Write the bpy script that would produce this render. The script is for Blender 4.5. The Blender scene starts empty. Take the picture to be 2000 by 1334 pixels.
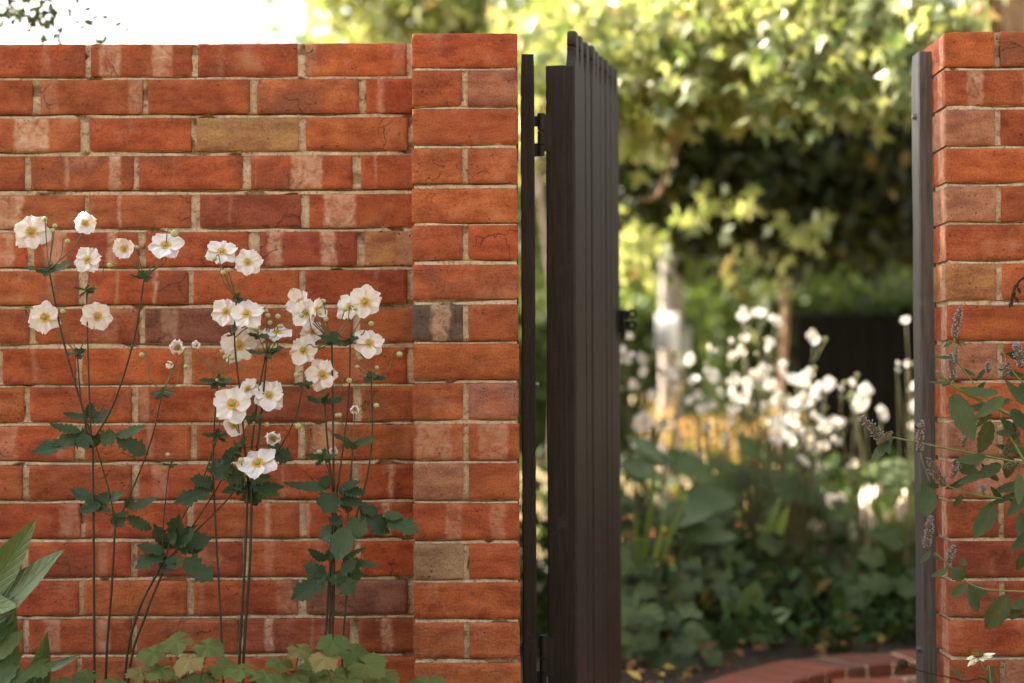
import bpy, math, random
import numpy as np
from mathutils import Vector, Matrix, noise
random.seed(7); rng = np.random.default_rng(7)
C = bpy.context.scene.collection
R = math.radians
scn = bpy.context.scene

# ------------------------------------------------------------------ camera
LENS, EYE, PITCH, ROLL = 66.0, 0.95, 1.14, -0.22
FPX = LENS / 36.0 * 2000.0
cam_d = bpy.data.cameras.new('camera'); cam = bpy.data.objects.new('camera', cam_d); C.objects.link(cam)
cam_d.lens = LENS; cam_d.sensor_width = 36.0; cam_d.clip_start = 0.05; cam_d.clip_end = 2000
M3 = Matrix.Rotation(R(90 + PITCH), 3, 'X') @ Matrix.Rotation(R(ROLL), 3, 'Z')
cam.matrix_world = Matrix.Translation((0, 0, EYE)) @ M3.to_4x4()
cam_d.dof.use_dof = True; cam_d.dof.focus_distance = 3.99; cam_d.dof.aperture_fstop = 1.85
scn.camera = cam
# ------------------------------------------------------------------ light
SUN = Vector((-0.75, 0.36, 0.57)).normalized()
w = bpy.data.worlds.new('World'); scn.world = w; w.use_nodes = True
nt = w.node_tree; nt.nodes.clear()
sky = nt.nodes.new('ShaderNodeTexSky'); sky.sky_type = 'NISHITA'; sky.sun_disc = False
sky.sun_elevation = math.asin(SUN.z); sky.sun_rotation = math.atan2(SUN.x, SUN.y)
sky.dust_density = 3.0; sky.air_density = 1.0
hs = nt.nodes.new('ShaderNodeHueSaturation'); hs.inputs['Saturation'].default_value = 0.12
tn = nt.nodes.new('ShaderNodeMix'); tn.data_type = 'RGBA'; tn.blend_type = 'MULTIPLY'; tn.inputs[0].default_value = 1.0
tn.inputs[7].default_value = (1.0, 0.975, 0.94, 1)      # warm tint over the sky light, countering its blue cast
bg = nt.nodes.new('ShaderNodeBackground'); bg.inputs['Strength'].default_value = 0.10
wo = nt.nodes.new('ShaderNodeOutputWorld')
nt.links.new(sky.outputs[0], hs.inputs['Color']); nt.links.new(hs.outputs[0], tn.inputs[6])
nt.links.new(tn.outputs[2], bg.inputs['Color']); nt.links.new(bg.outputs[0], wo.inputs['Surface'])
sl = bpy.data.lights.new('sun', 'SUN'); so = bpy.data.objects.new('sun', sl); C.objects.link(so)
sl.energy = 5.0; sl.angle = R(0.6); sl.color = (1.0, 0.86, 0.66)
so.rotation_euler = SUN.to_track_quat('Z', 'Y').to_euler(); so.location = (-6, 6, 8)
vs = scn.view_settings; vs.view_transform = 'Standard'; vs.look = 'None'; vs.gamma = 1.0
vs.use_curve_mapping = False; vs.exposure = 2.54
scn.render.engine = 'CYCLES'
cy = scn.cycles; cy.use_denoising = True; cy.max_bounces = 8; cy.diffuse_bounces = 4; cy.glossy_bounces = 3
cy.transmission_bounces = 6; cy.transparent_max_bounces = 6; cy.sample_clamp_indirect = 6.0
cy.caustics_reflective = False; cy.caustics_refractive = False

# ------------------------------------------------------------------ helpers
def P(px, py, Y):
    """the world point at depth Y that stands where the photograph has pixel (px, py)"""
    d = M3 @ Vector(((px - 1000.0) / FPX, (667.0 - py) / FPX, -1.0))
    return Vector((0, 0, EYE)) + d * (Y / d.y)
def S(Y): return Y / FPX            # metres per pixel at depth Y

ORG = {}
def link(o, parent=None, org=None):
    C.objects.link(o); org = Vector(org) if org is not None else Vector((0, 0, 0))
    ORG[o.name] = org
    if parent is not None:
        o.parent = parent; o.location = org - ORG[parent.name]
    else: o.location = org
    return o
def tag(o, label=None, cat=None, group=None, kind=None):
    if label: o['label'] = label
    if cat: o['category'] = cat
    if group: o['group'] = group
    if kind: o['kind'] = kind
    return o
def thing(name, label, cat, loc=(0, 0, 0), group=None):
    return tag(link(bpy.data.objects.new(name, None), None, loc), label, cat, group)

class MB:
    def __init__(s): s.v = []; s.f = []; s.att = []
    def add(s, vs, fs):
        b = len(s.v); s.v += [tuple(x) for x in vs]; s.f += [tuple(i + b for i in f) for f in fs]
    def box(s, a, b, bev=0.0):
        (x0, y0, z0), (x1, y1, z1) = a, b
        if bev <= 0:
            s.add([(x, y, z) for x in (x0, x1) for y in (y0, y1) for z in (z0, z1)],
                  [(0, 1, 3, 2), (4, 6, 7, 5), (0, 4, 5, 1), (2, 3, 7, 6), (0, 2, 6, 4), (1, 5, 7, 3)]); return
        # bevelled box: three insets, 24 corners
        vs = []; idx = {}
        for ix, x in enumerate((x0, x1)):
            for iy, y in enumerate((y0, y1)):
                for iz, z in enumerate((z0, z1)):
                    sx, sy, sz = (1 - 2 * ix) * bev, (1 - 2 * iy) * bev, (1 - 2 * iz) * bev
                    idx[ix, iy, iz, 0] = len(vs); vs.append((x, y + sy, z + sz))
                    idx[ix, iy, iz, 1] = len(vs); vs.append((x + sx, y, z + sz))
                    idx[ix, iy, iz, 2] = len(vs); vs.append((x + sx, y + sy, z))
        I = lambda a, b, c, k: idx[a, b, c, k]
        fs = []
        for t in (0, 1):
            fs.append((I(t,0,0,0), I(t,1,0,0), I(t,1,1,0), I(t,0,1,0))); fs.append((I(0,t,0,1), I(1,t,0,1), I(1,t,1,1), I(0,t,1,1)))
            fs.append((I(0,0,t,2), I(1,0,t,2), I(1,1,t,2), I(0,1,t,2)))
        for p in (0, 1):
            for q in (0, 1):
                fs.append((I(p,q,0,0), I(p,q,1,0), I(p,q,1,1), I(p,q,0,1)))
                fs.append((I(p,0,q,0), I(p,1,q,0), I(p,1,q,2), I(p,0,q,2)))
                fs.append((I(0,p,q,1), I(1,p,q,1), I(1,p,q,2), I(0,p,q,2)))
                for r in (0, 1): fs.append((I(p,q,r,0), I(p,q,r,1), I(p,q,r,2)))
        s.add(vs, fs)
    def tube(s, pts, rad, n=6, cap=True):
        pts = [Vector(p) for p in pts]; m = len(pts)
        if not hasattr(rad, '__len__'): rad = [rad] * m
        vs = []; fs = []; up = Vector((0.3, -0.9, 0.1))
        for i, p in enumerate(pts):
            t = (pts[min(i + 1, m - 1)] - pts[max(i - 1, 0)])
            t = t.normalized() if t.length > 1e-9 else Vector((0, 0, 1))
            a = t.cross(up); a = a.normalized() if a.length > 1e-6 else t.cross(Vector((1, 0, 0))).normalized()
            b = t.cross(a)
            for k in range(n):
                an = 2 * math.pi * k / n; vs.append(p + (a * math.cos(an) + b * math.sin(an)) * rad[i])
        for i in range(m - 1):
            for k in range(n):
                k2 = (k + 1) % n; fs.append((i * n + k, i * n + k2, (i + 1) * n + k2, (i + 1) * n + k))
        if cap: fs.append(tuple(range(n - 1, -1, -1))); fs.append(tuple((m - 1) * n + k for k in range(n)))
        s.add(vs, fs)
    def ball(s, c, r, seg=8, rings=6, sq=(1, 1, 1), jit=0.0):
        vs = []; fs = []; c = Vector(c)
        for i in range(rings + 1):
            th = math.pi * i / rings
            for k in range(seg):
                ph = 2 * math.pi * k / seg; j = 1 + random.uniform(-jit, jit)
                vs.append((c.x + r * sq[0] * j * math.sin(th) * math.cos(ph), c.y + r * sq[1] * j * math.sin(th) * math.sin(ph), c.z + r * sq[2] * j * math.cos(th)))
        for i in range(rings):
            for k in range(seg):
                k2 = (k + 1) % seg; fs.append((i * seg + k, (i + 1) * seg + k, (i + 1) * seg + k2, i * seg + k2))
        s.add(vs, fs)
    def mesh(s, name, mat, org=(0, 0, 0), smooth=True):
        me = bpy.data.meshes.new(name); o = Vector(org)
        me.from_pydata([(x - o.x, y - o.y, z - o.z) for x, y, z in s.v], [], s.f)
        if s.att and len(s.att) == len(s.v):
            at = me.attributes.new('blade', 'FLOAT_VECTOR', 'POINT'); at.data.foreach_set('vector', [c for a in s.att for c in a])
        if mat: me.materials.append(mat)
        if smooth: me.polygons.foreach_set('use_smooth', [True] * len(me.polygons))
        me.update(); return me
    def build(s, name, mat, parent=None, org=None, smooth=True):
        org = Vector(org) if org is not None else (Vector(ORG[parent.name]) if parent is not None else Vector((0, 0, 0)))
        return link(bpy.data.objects.new(name, s.mesh(name, mat, org, smooth)), parent, org)

def spline(pts, k=6):
    pts = [Vector(p) for p in pts]
    if len(pts) < 3:
        return [pts[0].lerp(pts[-1], i / k) for i in range(k + 1)]
    q = [pts[0] * 2 - pts[1]] + pts + [pts[-1] * 2 - pts[-2]]; out = []
    for i in range(1, len(q) - 2):
        for j in range(k):
            t = j / k; a, b, c, d = q[i - 1], q[i], q[i + 1], q[i + 2]
            out.append(0.5 * ((2 * b) + (c - a) * t + (2 * a - 5 * b + 4 * c - d) * t * t + (3 * b - a - 3 * c + d) * t ** 3))
    out.append(pts[-1]); return out

# ------------------------------------------------------------------ materials
def new_mat(name):
    m = bpy.data.materials.new(name); m.use_nodes = True; n = m.node_tree
    b = n.nodes['Principled BSDF']; return m, n, b
def N(n, t, **kw):
    x = n.nodes.new('ShaderNode' + t)
    for k, v in kw.items():
        if k.startswith('i_'): x.inputs[int(k[2:]) if k[2:].isdigit() else k[2:].replace('_', ' ')].default_value = v
        else: setattr(x, k, v)
    return x
def ramp(n, fac, stops, interp='LINEAR'):
    r = n.nodes.new('ShaderNodeValToRGB'); r.color_ramp.interpolation = interp
    e = r.color_ramp.elements
    while len(e) < len(stops): e.new(0.5)
    for el, (p, c) in zip(e, stops):
        el.position = p; el.color = c if hasattr(c, '__len__') else (c, c, c, 1)
    n.links.new(fac, r.inputs[0]); return r.outputs[0]
def mix(n, fac, a, b, mode='MIX'):
    x = N(n, 'Mix', data_type='RGBA', blend_type=mode)
    for s_, v in ((0, fac), (6, a), (7, b)):
        if hasattr(v, 'is_linked') or isinstance(v, bpy.types.NodeSocket): n.links.new(v, x.inputs[s_])
        elif s_ == 0: x.inputs[0].default_value = v
        else: x.inputs[s_].default_value = v
    return x.outputs[2]
def mth(n, op, a, b=None, c=None, clamp=False):
    x = N(n, 'Math', operation=op, use_clamp=clamp)
    for i, v in enumerate((a, b, c)):
        if v is None: continue
        if isinstance(v, (int, float)): x.inputs[i].default_value = v
        else: n.links.new(v, x.inputs[i])
    return x.outputs[0]
def noise_n(n, vec, scale, detail=3, rough=0.5, dist=0.0):
    x = N(n, 'TexNoise'); x.inputs['Scale'].default_value = scale; x.inputs['Detail'].default_value = detail
    x.inputs['Roughness'].default_value = rough; x.inputs['Distortion'].default_value = dist
    if vec is not None: n.links.new(vec, x.inputs['Vector'])
    return x.outputs[0]
def bump(n, b, h, strength, dist=0.002, prev=None):
    x = N(n, 'Bump'); x.inputs['Strength'].default_value = strength; x.inputs['Distance'].default_value = dist
    n.links.new(h, x.inputs['Height'])
    if prev is not None: n.links.new(prev, x.inputs['Normal'])
    n.links.new(x.outputs[0], b.inputs['Normal']); return x.outputs[0]

def brick_material():
    m, n, b = new_mat('fired_clay_brick')
    tc = N(n, 'TexCoord'); oi = N(n, 'ObjectInfo')
    off = N(n, 'VectorMath', operation='SCALE'); off.inputs[0].default_value = (37, 19, 53); n.links.new(oi.outputs['Random'], off.inputs['Scale'])
    ad = N(n, 'VectorMath', operation='ADD'); n.links.new(tc.outputs['Object'], ad.inputs[0]); n.links.new(off.outputs[0], ad.inputs[1])
    V = ad.outputs[0]
    base = oi.outputs['Color']
    st = N(n, 'Mapping'); st.inputs['Scale'].default_value = (1, 1, 2.6); n.links.new(V, st.inputs[0])
    big = noise_n(n, st.outputs[0], 13, 4, 0.55)
    c = mix(n, ramp(n, big, [(0.35, 0.0), (0.68, 1.0)]), base, mix(n, 1.0, base, (0.58, 0.48, 0.52, 1), 'MULTIPLY'))
    c = mix(n, ramp(n, noise_n(n, V, 22, 3), [(0.48, 0.0), (0.75, 0.6)]), c, mix(n, 1.0, base, (1.2, 1.35, 1.25, 1), 'MULTIPLY'))
    burn = mth(n, 'MULTIPLY', ramp(n, noise_n(n, V, 7, 4, 0.6), [(0.48, 0.0), (0.62, 0.85)]), ramp(n, mth(n, 'FRACT', mth(n, 'MULTIPLY', oi.outputs['Random'], 13.7)), [(0.62, 0.0), (0.85, 1.0)]))
    c = mix(n, burn, c, mix(n, 1.0, base, (0.50, 0.60, 0.85, 1), 'MULTIPLY'))
    fine = noise_n(n, V, 260, 4, 0.65)
    c = mix(n, 1.0, c, ramp(n, fine, [(0.30, (0.60, 0.56, 0.54, 1)), (0.55, (1.05, 1.05, 1.05, 1))]), 'MULTIPLY')
    # pale stacking bands and patches
    sp = N(n, 'SeparateXYZ'); n.links.new(tc.outputs['Object'], sp.inputs[0])
    ge = N(n, 'NewGeometry'); sn = N(n, 'SeparateXYZ'); n.links.new(ge.outputs['Normal'], sn.inputs[0])
    side = mth(n, 'GREATER_THAN', mth(n, 'ABSOLUTE', sn.outputs[0]), 0.6)
    wob = mth(n, 'MULTIPLY', mth(n, 'SUBTRACT', noise_n(n, V, 30, 3, 0.6), 0.5), 0.022)
    ux = mth(n, 'ADD', sp.outputs[0], wob)
    blot = ramp(n, noise_n(n, V, 36, 6, 0.75, 0.8), [(0.34, 0.05), (0.56, 1.0)])
    tot = None
    for k in ('b1', 'b2', 'b3'):
        at = N(n, 'Attribute', attribute_type='OBJECT', attribute_name=k)
        s3 = N(n, 'SeparateXYZ'); n.links.new(at.outputs['Vector'], s3.inputs[0])
        d = mth(n, 'SUBTRACT', s3.outputs[1], mth(n, 'ABSOLUTE', mth(n, 'SUBTRACT', ux, s3.outputs[0])))
        v = mth(n, 'MULTIPLY', mth(n, 'MULTIPLY', mth(n, 'ADD', d, 0.002), 120.0, clamp=True), s3.outputs[2])
        v = mth(n, 'MULTIPLY', v, mth(n, 'SUBTRACT', 1.0, side))
        tot = v if tot is None else mth(n, 'MAXIMUM', tot, v)
    # pale strip on the jamb side, near the arris
    at = N(n, 'Attribute', attribute_type='OBJECT', attribute_name='sb')
    s3 = N(n, 'SeparateXYZ'); n.links.new(at.outputs['Vector'], s3.inputs[0])
    d = mth(n, 'SUBTRACT', s3.outputs[1], mth(n, 'ABSOLUTE', mth(n, 'SUBTRACT', mth(n, 'ADD', sp.outputs[1], wob), s3.outputs[0])))
    v = mth(n, 'MULTIPLY', mth(n, 'MULTIPLY', mth(n, 'MULTIPLY', d, 200.0, clamp=True), s3.outputs[2]), side)
    tot = mth(n, 'MAXIMUM', tot, v)
    tot = mth(n, 'MULTIPLY', mth(n, 'MULTIPLY', mth(n, 'POWER', tot, 1.4), 0.9), blot)
    pale = ramp(n, noise_n(n, V, 34, 4, 0.6), [(0.35, (0.50, 0.36, 0.24, 1)), (0.5, (0.50, 0.27, 0.185, 1)), (0.66, (0.55, 0.43, 0.34, 1))])
    c = mix(n, tot, c, pale)
    # light lime bloom
    bl = ramp(n, noise_n(n, V, 8, 6, 0.72), [(0.55, 0.0), (0.74, 0.6)])
    c = mix(n, bl, c, (0.46, 0.24, 0.155, 1))
    # cracks and pits
    vo = N(n, 'TexVoronoi', feature='DISTANCE_TO_EDGE'); vo.inputs['Scale'].default_value = 11
    dv = N(n, 'VectorMath', operation='ADD'); nn = N(n, 'TexNoise'); nn.inputs['Scale'].default_value = 25; nn.inputs['Detail'].default_value = 4
    n.links.new(V, nn.inputs['Vector']); sc_ = N(n, 'VectorMath', operation='SCALE'); sc_.inputs['Scale'].default_value = 0.05
    n.links.new(nn.outputs['Color'], sc_.inputs[0]); n.links.new(V, dv.inputs[0]); n.links.new(sc_.outputs[0], dv.inputs[1]); n.links.new(dv.outputs[0], vo.inputs['Vector'])
    crack = mth(n, 'MULTIPLY', ramp(n, vo.outputs['Distance'], [(0.0, 1.0), (0.012, 0.0)]), ramp(n, noise_n(n, V, 7, 2), [(0.60, 0.0), (0.66, 1.0)]))
    vp = N(n, 'TexVoronoi'); vp.inputs['Scale'].default_value = 75; n.links.new(V, vp.inputs['Vector'])
    pit = mth(n, 'MULTIPLY', ramp(n, vp.outputs['Distance'], [(0.12, 1.0), (0.24, 0.0)]), ramp(n, noise_n(n, V, 30, 2), [(0.56, 0.0), (0.66, 1.0)]))
    dk = mth(n, 'MAXIMUM', mth(n, 'MULTIPLY', crack, 0.8), mth(n, 'MULTIPLY', pit, 0.6))
    c = mix(n, dk, c, (0.05, 0.022, 0.016, 1))
    n.links.new(c, b.inputs['Base Color']); b.inputs['Roughness'].default_value = 0.88
    b.inputs['Specular IOR Level'].default_value = 0.25
    h = mth(n, 'SUBTRACT', mth(n, 'ADD', fine, mth(n, 'MULTIPLY', noise_n(n, st.outputs[0], 60, 4, 0.6), 1.6)), mth(n, 'MULTIPLY', dk, 2.5))
    bump(n, b, h, 0.75, 0.0020)
    return m
def mortar_material():
    m, n, b = new_mat('sandy_mortar'); tc = N(n, 'TexCoord'); V = tc.outputs['Object']
    f = noise_n(n, V, 190, 5, 0.7); g = noise_n(n, V, 26, 4, 0.6)
    c = ramp(n, g, [(0.3, (0.44, 0.33, 0.23, 1)), (0.5, (0.62, 0.47, 0.33, 1)), (0.7, (0.72, 0.57, 0.41, 1))])
    c = mix(n, 1.0, c, ramp(n, f, [(0.3, (0.45, 0.43, 0.41, 1)), (0.5, (1, 1, 1, 1))]), 'MULTIPLY')
    c = mix(n, ramp(n, noise_n(n, V, 90, 5, 0.75), [(0.55, 0.0), (0.64, 0.75)]), c, (0.11, 0.09, 0.065, 1))
    n.links.new(c, b.inputs['Base Color']); b.inputs['Roughness'].default_value = 0.95; b.inputs['Specular IOR Level'].default_value = 0.15
    bump(n, b, mth(n, 'ADD', f, g), 1.0, 0.005); return m
def wood_material(name, ca, cb, rough=0.5, bs=0.35, spec=0.4, patch=None):
    m, n, b = new_mat(name); tc = N(n, 'TexCoord')
    mp = N(n, 'Mapping'); mp.inputs['Scale'].default_value = (1, 1, 0.06); n.links.new(tc.outputs['Object'], mp.inputs[0])
    g = noise_n(n, mp.outputs[0], 170, 5, 0.6); l = noise_n(n, tc.outputs['Object'], 9, 4, 0.6)
    c = mix(n, ramp(n, g, [(0.3, 0.0), (0.7, 1.0)]), ca, cb)
    c = mix(n, ramp(n, l, [(0.4, 0.0), (0.75, 0.5)]), c, mix(n, 1.0, c, (0.6, 0.6, 0.6, 1), 'MULTIPLY'))
    if patch: c = mix(n, ramp(n, noise_n(n, tc.outputs['Object'], 14, 5, 0.7), [(0.6, 0.0), (0.72, 0.7)]), c, patch)
    n.links.new(c, b.inputs['Base Color']); b.inputs['Roughness'].default_value = rough; b.inputs['Specular IOR Level'].default_value = spec
    ms = N(n, 'Mapping'); ms.inputs['Scale'].default_value = (0.15, 0.15, 1); n.links.new(tc.outputs['Object'], ms.inputs[0])
    h = mth(n, 'ADD', g, mth(n, 'MULTIPLY', noise_n(n, ms.outputs[0], 260, 2), 0.6))
    bump(n, b, h, bs, 0.0012); return m
def leaf_material(name, ca, cb, trans=0.35, rough=0.45, island=False, spec=0.35, yellow=None, thi=None, detail=True):
    m, n, b = new_mat(name); tc = N(n, 'TexCoord')
    if island: ge = N(n, 'NewGeometry'); rnd = ge.outputs['Random Per Island']
    else: oi = N(n, 'ObjectInfo'); rnd = oi.outputs['Random']
    c = mix(n, rnd, ca, cb)
    if detail:
        c = mix(n, ramp(n, noise_n(n, tc.outputs['Object'], 60, 4, 0.6), [(0.35, 0.0), (0.7, 0.55)]), c, mix(n, 1.0, c, (1.5, 1.35, 1.2, 1), 'MULTIPLY'))
    if yellow:
        c = mix(n, ramp(n, mth(n, 'FRACT', mth(n, 'MULTIPLY', rnd, 17.3)), [(1 - yellow[1], 0.0), (1 - yellow[1] * 0.8, 1.0)]), c, yellow[0])
    if detail:
        at = N(n, 'Attribute', attribute_name='blade'); s3 = N(n, 'SeparateXYZ'); n.links.new(at.outputs['Vector'], s3.inputs[0])
        au = mth(n, 'ABSOLUTE', s3.outputs[0])
        rib = mth(n, 'SUBTRACT', 1.0, mth(n, 'MULTIPLY', au, 22.0, clamp=True), clamp=True)
        ph = mth(n, 'FRACT', mth(n, 'SUBTRACT', mth(n, 'MULTIPLY', s3.outputs[1], 7.0), mth(n, 'MULTIPLY', au, 3.0)))
        lat = mth(n, 'SUBTRACT', 1.0, mth(n, 'MULTIPLY', mth(n, 'ABSOLUTE', mth(n, 'SUBTRACT', ph, 0.5)), 7.0), clamp=True)
        vein = mth(n, 'MULTIPLY', mth(n, 'MAXIMUM', rib, mth(n, 'MULTIPLY', lat, 0.6)), s3.outputs[2])
        c = mix(n, mth(n, 'MULTIPLY', vein, 0.5), c, mix(n, 1.0, c, (1.9, 1.7, 1.5, 1), 'MULTIPLY'))
        c = mix(n, ramp(n, noise_n(n, tc.outputs['Object'], 22, 5, 0.7), [(0.62, 0.0), (0.72, 0.5)]), c, (0.14, 0.09, 0.035, 1))
        hgt = mth(n, 'SUBTRACT', noise_n(n, tc.outputs['Object'], 120, 3), mth(n, 'MULTIPLY', vein, 1.2))
    n.links.new(c, b.inputs['Base Color']); b.inputs['Roughness'].default_value = rough; b.inputs['Specular IOR Level'].default_value = spec
    if detail: bump(n, b, hgt, 0.6, 0.0014)
    t = N(n, 'BsdfTranslucent'); tcol = mix(n, 1.0, c, thi or (1.9, 1.9, 0.7, 1), 'MULTIPLY'); n.links.new(tcol, t.inputs['Color'])
    mx = N(n, 'MixShader'); mx.inputs[0].default_value = trans
    n.links.new(b.outputs[0], mx.inputs[1]); n.links.new(t.outputs[0], mx.inputs[2])
    n.links.new(mx.outputs[0], n.nodes['Material Output'].inputs['Surface']); return m
def plain(name, col, rough=0.6, metal=0.0, spec=0.4, vary=0.25, scale=30, bs=0.2):
    m, n, b = new_mat(name); tc = N(n, 'TexCoord')
    g = noise_n(n, tc.outputs['Object'], scale, 4, 0.6)
    c = mix(n, ramp(n, g, [(0.3, 0.0), (0.7, 1.0)]), tuple(x * (1 - vary) for x in col[:3]) + (1,), tuple(min(1, x * (1 + vary)) for x in col[:3]) + (1,))
    n.links.new(c, b.inputs['Base Color']); b.inputs['Roughness'].default_value = rough; b.inputs['Metallic'].default_value = metal
    b.inputs['Specular IOR Level'].default_value = spec
    if bs: bump(n, b, g, bs, 0.002)
    return m

BRICK = brick_material(); MORTAR = mortar_material()
GATEW = wood_material('charcoal_painted_wood', (0.019, 0.0145, 0.0128, 1), (0.040, 0.031, 0.027, 1), 0.55, 0.9, 0.17, (0.060, 0.050, 0.043, 1))
POSTW = wood_material('weathered_grey_painted_wood', (0.060, 0.055, 0.054, 1), (0.135, 0.125, 0.122, 1), 0.55, 0.8, 0.4, (0.16, 0.13, 0.10, 1))
IRON = plain('black_iron', (0.018, 0.016, 0.016), 0.42, 0.6, 0.5, 0.3, 80)
STEEL = plain('dull_steel', (0.20, 0.19, 0.19), 0.4, 0.8, 0.5, 0.3, 80)
STEM = plain('anemone_stem_skin', (0.028, 0.027, 0.014), 0.5, 0, 0.3, 0.4, 25)
PEDI = plain('anemone_pedicel_skin', (0.10, 0.10, 0.045), 0.5, 0, 0.3, 0.3, 25)
BUD = plain('felted_bud_skin', (0.34, 0.37, 0.20), 0.75, 0, 0.2, 0.25, 300, 0.4)
OVARY = plain('green_ovary', (0.27, 0.34, 0.06), 0.6, 0, 0.2, 0.3, 400, 0.6)
STAMEN = plain('golden_stamens', (0.85, 0.46, 0.05), 0.7, 0, 0.2, 0.25, 200)
ANLEAF = leaf_material('anemone_leaf', (0.020, 0.045, 0.019, 1), (0.036, 0.068, 0.028, 1), 0.18, 0.5, spec=.3)
LIME = leaf_material('lime_lobed_leaf', (0.055, 0.100, 0.032, 1), (0.12, 0.150, 0.050, 1), 0.25, 0.6, spec=.2, yellow=((0.21, 0.18, 0.065, 1), 0.14))
BROAD = leaf_material('broad_strap_leaf', (0.050, 0.095, 0.036, 1), (0.075, 0.125, 0.045, 1), 0.2, 0.4, spec=0.4)
AGLEAF = leaf_material('hyssop_leaf', (0.030, 0.055, 0.020, 1), (0.070, 0.10, 0.042, 1), 0.2, 0.55, spec=.25)
AGSTEM = plain('hyssop_stem_skin', (0.15, 0.19, 0.055), 0.5, 0, 0.3, 0.25, 30)
def petal_material():
    m, n, b = new_mat('white_petal'); tc = N(n, 'TexCoord')
    mp = N(n, 'Mapping'); mp.inputs['Scale'].default_value = (1, 0.12, 1); n.links.new(tc.outputs['Object'], mp.inputs[0])
    v = noise_n(n, mp.outputs[0], 420, 3, 0.5)
    c = mix(n, ramp(n, v, [(0.35, 0.0), (0.65, 1.0)]), (0.735, 0.725, 0.745, 1), (0.83, 0.825, 0.84, 1))
    n.links.new(c, b.inputs['Base Color']); b.inputs['Roughness'].default_value = 0.6; b.inputs['Specular IOR Level'].default_value = 0.2
    bump(n, b, v, 0.25, 0.001)
    t = N(n, 'BsdfTranslucent'); t.inputs['Color'].default_value = (0.85, 0.82, 0.78, 1)
    mx = N(n, 'MixShader'); mx.inputs[0].default_value = 0.35
    n.links.new(b.outputs[0], mx.inputs[1]); n.links.new(t.outputs[0], mx.inputs[2]); n.links.new(mx.outputs[0], n.nodes['Material Output'].inputs['Surface']); return m
PETAL = petal_material()

# ------------------------------------------------------------------ ground
def soil_material():
    m, n, b = new_mat('garden_soil'); tc = N(n, 'TexCoord'); V = tc.outputs['Object']
    c = ramp(n, noise_n(n, V, 9, 5, 0.65), [(0.3, (0.016, 0.010, 0.007, 1)), (0.6, (0.036, 0.022, 0.015, 1)), (0.8, (0.075, 0.042, 0.026, 1))])
    n.links.new(c, b.inputs['Base Color']); b.inputs['Roughness'].default_value = 0.95; bump(n, b, noise_n(n, V, 40, 5, 0.7), 1.0, 0.02); return m
def lawn_material():
    m, n, b = new_mat('dry_lawn_and_litter'); tc = N(n, 'TexCoord'); V = tc.outputs['Object']
    c = ramp(n, noise_n(n, V, 1.2, 5, 0.7), [(0.35, (0.085, 0.10, 0.035, 1)), (0.5, (0.20, 0.15, 0.05, 1)), (0.62, (0.36, 0.19, 0.07, 1))])
    n.links.new(c, b.inputs['Base Color']); b.inputs['Roughness'].default_value = 0.95; bump(n, b, noise_n(n, V, 30, 5, 0.7), 1.0, 0.03); return m
SOIL = soil_material(); LAWN = lawn_material()
g = MB(); g.add([(-500, -400, -0.012), (500, -400, -0.012), (500, 900, -0.012), (-500, 900, -0.012)], [(0, 1, 2, 3)])
tag(g.build('ground', LAWN, smooth=False), kind='structure')
def sheet(name, x0, x1, y0, y1, mat, st=0.08, amp=0.02, z=0.0, low=None):
    nx, ny = int((x1 - x0) / st), int((y1 - y0) / st); vs = []
    for j in range(ny + 1):
        for i in range(nx + 1):
            x = x0 + (x1 - x0) * i / nx; y = y0 + (y1 - y0) * j / ny
            vs.append((x, y, z + amp * noise.noise((x * 2.1, y * 2.1, 3)) + amp * 0.5 * noise.noise((x * 9, y * 9, 1)) - (0.2 if low and low(x, y) else 0)))
    fs = [(j * (nx + 1) + i, j * (nx + 1) + i + 1, (j + 1) * (nx + 1) + i + 1, (j + 1) * (nx + 1) + i) for j in range(ny) for i in range(nx)]
    m = MB(); m.add(vs, fs); return tag(m.build(name, mat), kind='structure')
sheet('front_garden_bed', -3.0, 3.0, 3.1, 4.19, SOIL, 0.06, 0.02, 0.03)

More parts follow.
